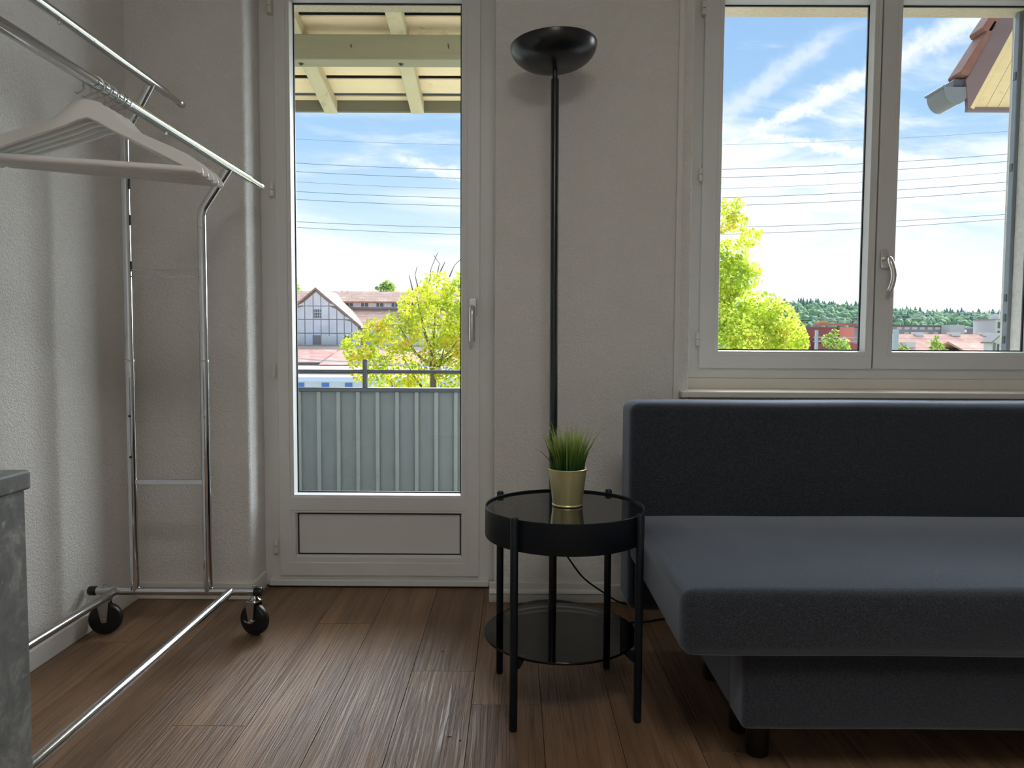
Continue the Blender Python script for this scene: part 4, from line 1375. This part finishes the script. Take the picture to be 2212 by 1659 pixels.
# ------------------------------------------------------------------ town seen through the window
M['brick_red'] = plain('dark_red_facade', (0.30, 0.09, 0.085), 0.8, var=0.1, vscale=0.3)
M['bright_red'] = plain('bright_red_facade', (0.66, 0.21, 0.16), 0.8, var=0.05, vscale=0.3)
M['grey_wall'] = plain('grey_block_facade', (0.40, 0.35, 0.36), 0.9, var=0.10, vscale=0.15)
M['pale_wall'] = plain('pale_block_facade', (0.70, 0.66, 0.62), 0.9, var=0.06, vscale=0.3)
M['slate'] = plain('dark_flat_roof', (0.16, 0.16, 0.18), 0.9)


def block(name, label, x0, x1, y0, y1, z1, wall, roof=None, wins=(), wmat='win_dark', parapet=0.25):
    b = tag(empty(name, ((x0 + x1) / 2, y0, GZ)), label, 'building')
    part(MB().box(x0, x1, y0, y1, GZ, z1), 'wall', wall, b)
    if roof: part(MB().box(x0 - 0.2, x1 + 0.2, y0 - 0.2, y1, z1, z1 + parapet), 'roof', roof, b)
    for xa, xb, za, zc in wins:
        part(MB().box(xa, xb, y0 - 0.12, y0, za, zc), 'window', wmat, b)
    return b


red = block('red_building', 'dark red flat-roofed building with a bright red end bay', 56, 66.5, 150, 165, 4.45, 'brick_red', 'slate', [(61.5, 63.6, 1.4, 2.2), (63.9, 65.9, 1.4, 2.2)])
part(MB().box(66.4, 69.3, 149.2, 160, GZ, 4.6), 'end_bay', 'bright_red', red)
part(MB().box(61.0, 69.5, 147.8, 149.1, GZ, 1.2), 'front_wing', 'brick_red', red)
block('low_grey_building', 'long grey building behind the red one', 60, 89.6, 178, 190, 5.1, 'grey_wall', 'slate')
cr = tag(empty('red_roof_structure', (84, 190, GZ)), 'thin red steel structure on the roofline before the hill', 'structure')
part(MB().box(78.5, 89.5, 191, 192, 6.05, 6.6), 'beam', 'bright_red', cr)
for x in (79, 82, 85.5, 89): part(MB().box(x, x + 0.3, 191.2, 191.5, GZ, 6.1), 'post', 'bright_red', cr)
part(MB().box(79.5, 81.6, 190.8, 192.2, 6.6, 7.3), 'cab', plain('orange_cab', (0.75, 0.36, 0.12), 0.6), cr)
gw = [(94 + i * 1.9, 95.2 + i * 1.9, 4.85, 5.45) for i in range(6)] + [(93.5 + i * 2.4, 94.6 + i * 2.4, 3.75, 4.25) for i in range(6)]
block('grey_block', 'long grey apartment block with pale dormer windows', 90, 107.5, 180, 195, 5.6, 'grey_wall', 'slate', gw, 'pale_wall', 0.3)
block('pale_stair_tower', 'pale square stair tower at the end of the grey block', 104.8, 108.2, 176, 179.7, 5.95, 'pale_wall')
block('low_dark_block', 'low dark block with white windows right of the stair tower', 108.6, 124, 180, 192, 5.2, 'slate', 'grey_wall', [(109.5, 111.2, 4.2, 4.9), (114.5, 116.8, 4.1, 4.8), (117.5, 119, 4.1, 4.8)], 'pale_wall', 0.3)
tw = [(110.9 + i * 1.15, 111.7 + i * 1.15, 3.0 + j * 2.0, 4.4 + j * 2.0) for i in range(2) for j in range(2)]
tower = block('pale_tower_block', 'pale tower block with dark windows at the edge of the shutter rail', 110.3, 118, 168, 176, 6.9, 'pale_wall', 'grey_wall', tw, 'win_dark', 0.2)
part(MB().box(111.5, 114, 169, 172, 7.1, 8.2), 'roof_plant', 'pale_wall', tower)
part(MB().tube([(111.2, 168, 7), (111.2, 168, 9.4)], 0.09, 6), 'mast', 'win_white', tower)


def pitched(name, label, x0, x1, y0, ym, ze, zr, mat, wall='white_wall'):
    b = tag(empty(name, ((x0 + x1) / 2, y0, GZ)), label, 'house')
    part(MB().box(x0 + 0.3, x1 - 0.3, y0 + 0.4, 2 * ym - y0 - 0.4, GZ, ze + 0.1), 'wall', wall, b)
    part(MB().prism_x([(y0, ze), (ym, zr), (2 * ym - y0, ze), (2 * ym - y0, ze - 0.25), (ym, zr - 0.25), (y0, ze - 0.25)], x0, x1), 'roof', mat, b)
    return b


lr = pitched('tiled_house', 'long orange tiled roof below the grey apartment block', 66.0, 92.0, 124, 131, 0.0, 3.0, 'tile_orange')
for x in (71.5, 78.0, 83.5):
    part(MB().box(x, x + 1.4, 130.2, 131.8, 2.6, 3.3), 'skylight', 'win_white', lr)
part(MB().box(67.2, 68.8, 125.3, 127.5, 0.2, 1.5), 'dormer', 'white_wall', lr)
fr = pitched('tiled_house', 'nearest orange tiled roof beside the shutter rail', 53.4, 63.5, 86, 90, 0.15, 1.45, 'tile_orange')
dm = tag(empty('gabled_dormer', (56, 84, GZ)), 'white gabled house front with finial before the nearest roof', 'house')
part(MB().prism([(54.95, GZ), (56.75, GZ), (56.75, 1.35), (55.85, 2.15), (54.95, 1.35)], 84.0, 85.6), 'wall', 'white_wall', dm)
for s in (1, -1):
    part(MB().prism([(55.85, 2.25), (55.85 + s * 1.15, 1.22), (55.85 + s * 1.15, 1.38), (55.85, 2.42)], 83.8, 85.8), 'roof', 'timber', dm)
part(MB().tube([(55.85, 83.9, 2.2), (55.85, 83.9, 3.6)], 0.035, 6), 'finial', 'timber', dm)
part(MB().box(55.5, 56.2, 83.93, 84.01, 0.35, 1.15), 'window', 'win_dark', dm)
part(MB().box(55.0, 55.25, 83.9, 84.02, GZ, 1.3), 'corner_post', 'timber', dm)

# railway masts, gantry and wires
M['galv'] = plain('galvanised_steel', (0.46, 0.49, 0.52), 0.5, 0.3)
tag(MB().box(31.18, 31.55, 60, 60.3, GZ, 2.2).build('railway_mast', 'galv', bevel=0.02), 'thick grey railway mast standing behind the handle of the window', 'mast')
gn = tag(empty('signal_gantry', (30, 70, GZ)), 'grey railway gantry with lattice beam before the red building', 'gantry')
for x in (28.95, 31.55, 36.3):
    part(MB().box(x - 0.12, x + 0.12, 69.9, 70.15, GZ, 2.35 if x < 30 else 1.75), 'post', 'galv', gn)
part(MB().box(28.7, 36.6, 69.95, 70.1, 1.62, 1.72), 'chord', 'galv', gn)
part(MB().box(28.7, 36.6, 69.95, 70.1, 1.22, 1.32), 'chord', 'galv', gn)
x = 29.2
while x < 36:
    part(MB().tube([(x, 70.02, 1.3), (x + 0.35, 70.02, 1.65)], 0.03, 5), 'brace', 'galv', gn)
    part(MB().tube([(x + 0.35, 70.02, 1.65), (x + 0.7, 70.02, 1.3)], 0.03, 5), 'brace', 'galv', gn)
    x += 0.7
M['wire'] = plain('dark_wire', (0.20, 0.25, 0.31), 0.6)
order = ['topmost, faint', 'second from the top', 'third from the top', 'fourth from the top, faint', 'fifth from the top', 'sixth from the top', 'seventh from the top', 'eighth from the top, lowest']
for i, (c2, c1, c0, r_) in enumerate(((0.001044, -0.007985, 16.882, 0.012), (0.001168, -0.008588, 14.907, 0.022), (0.001229, -0.00843, 14.217, 0.022), (0.001254, -0.009974, 13.362, 0.014),
                                      (0.001205, -0.008835, 12.621, 0.022), (0.001186, -0.009141, 11.989, 0.022), (0.001032, -0.007775, 10.263, 0.021), (0.001212, -0.010159, 9.706, 0.021))):
    pts = [(x, 60, c2 * x * x + c1 * x + c0) for x in range(-60, 71, 5)]
    tag(MB().tube(pts, r_, 5).build('power_line', 'wire', smooth=True), 'overhead power line crossing the sky, ' + order[i], 'wire', 'overhead power lines')
tag(MB().tube([(20, 90, 3.45), (42, 90, 4.32), (60, 90, 5.2), (80, 90, 6.5)], 0.03, 5).build('contact_wire', 'galv', smooth=True), 'pale railway wire running in front of the wooded hill', 'wire', 'railway wires')
tag(MB().tube([(20, 96, 3.3), (42, 96, 4.1), (60, 96, 4.75), (80, 96, 5.6)], 0.025, 5).build('contact_wire', 'galv', smooth=True), 'lower of the two pale railway wires before the hill', 'wire', 'railway wires')
tag(MB().tube([(-9, 14, 0.90), (-3.65, 14, 0.575), (-2.05, 14, 0.50), (-1.0, 14, 0.40), (2, 14, -0.2), (16, 14, GZ + 0.01)], 0.008, 5).build('guy_wire', 'galv', smooth=True), 'thin pale cable passing in front of the maple tree', 'wire')
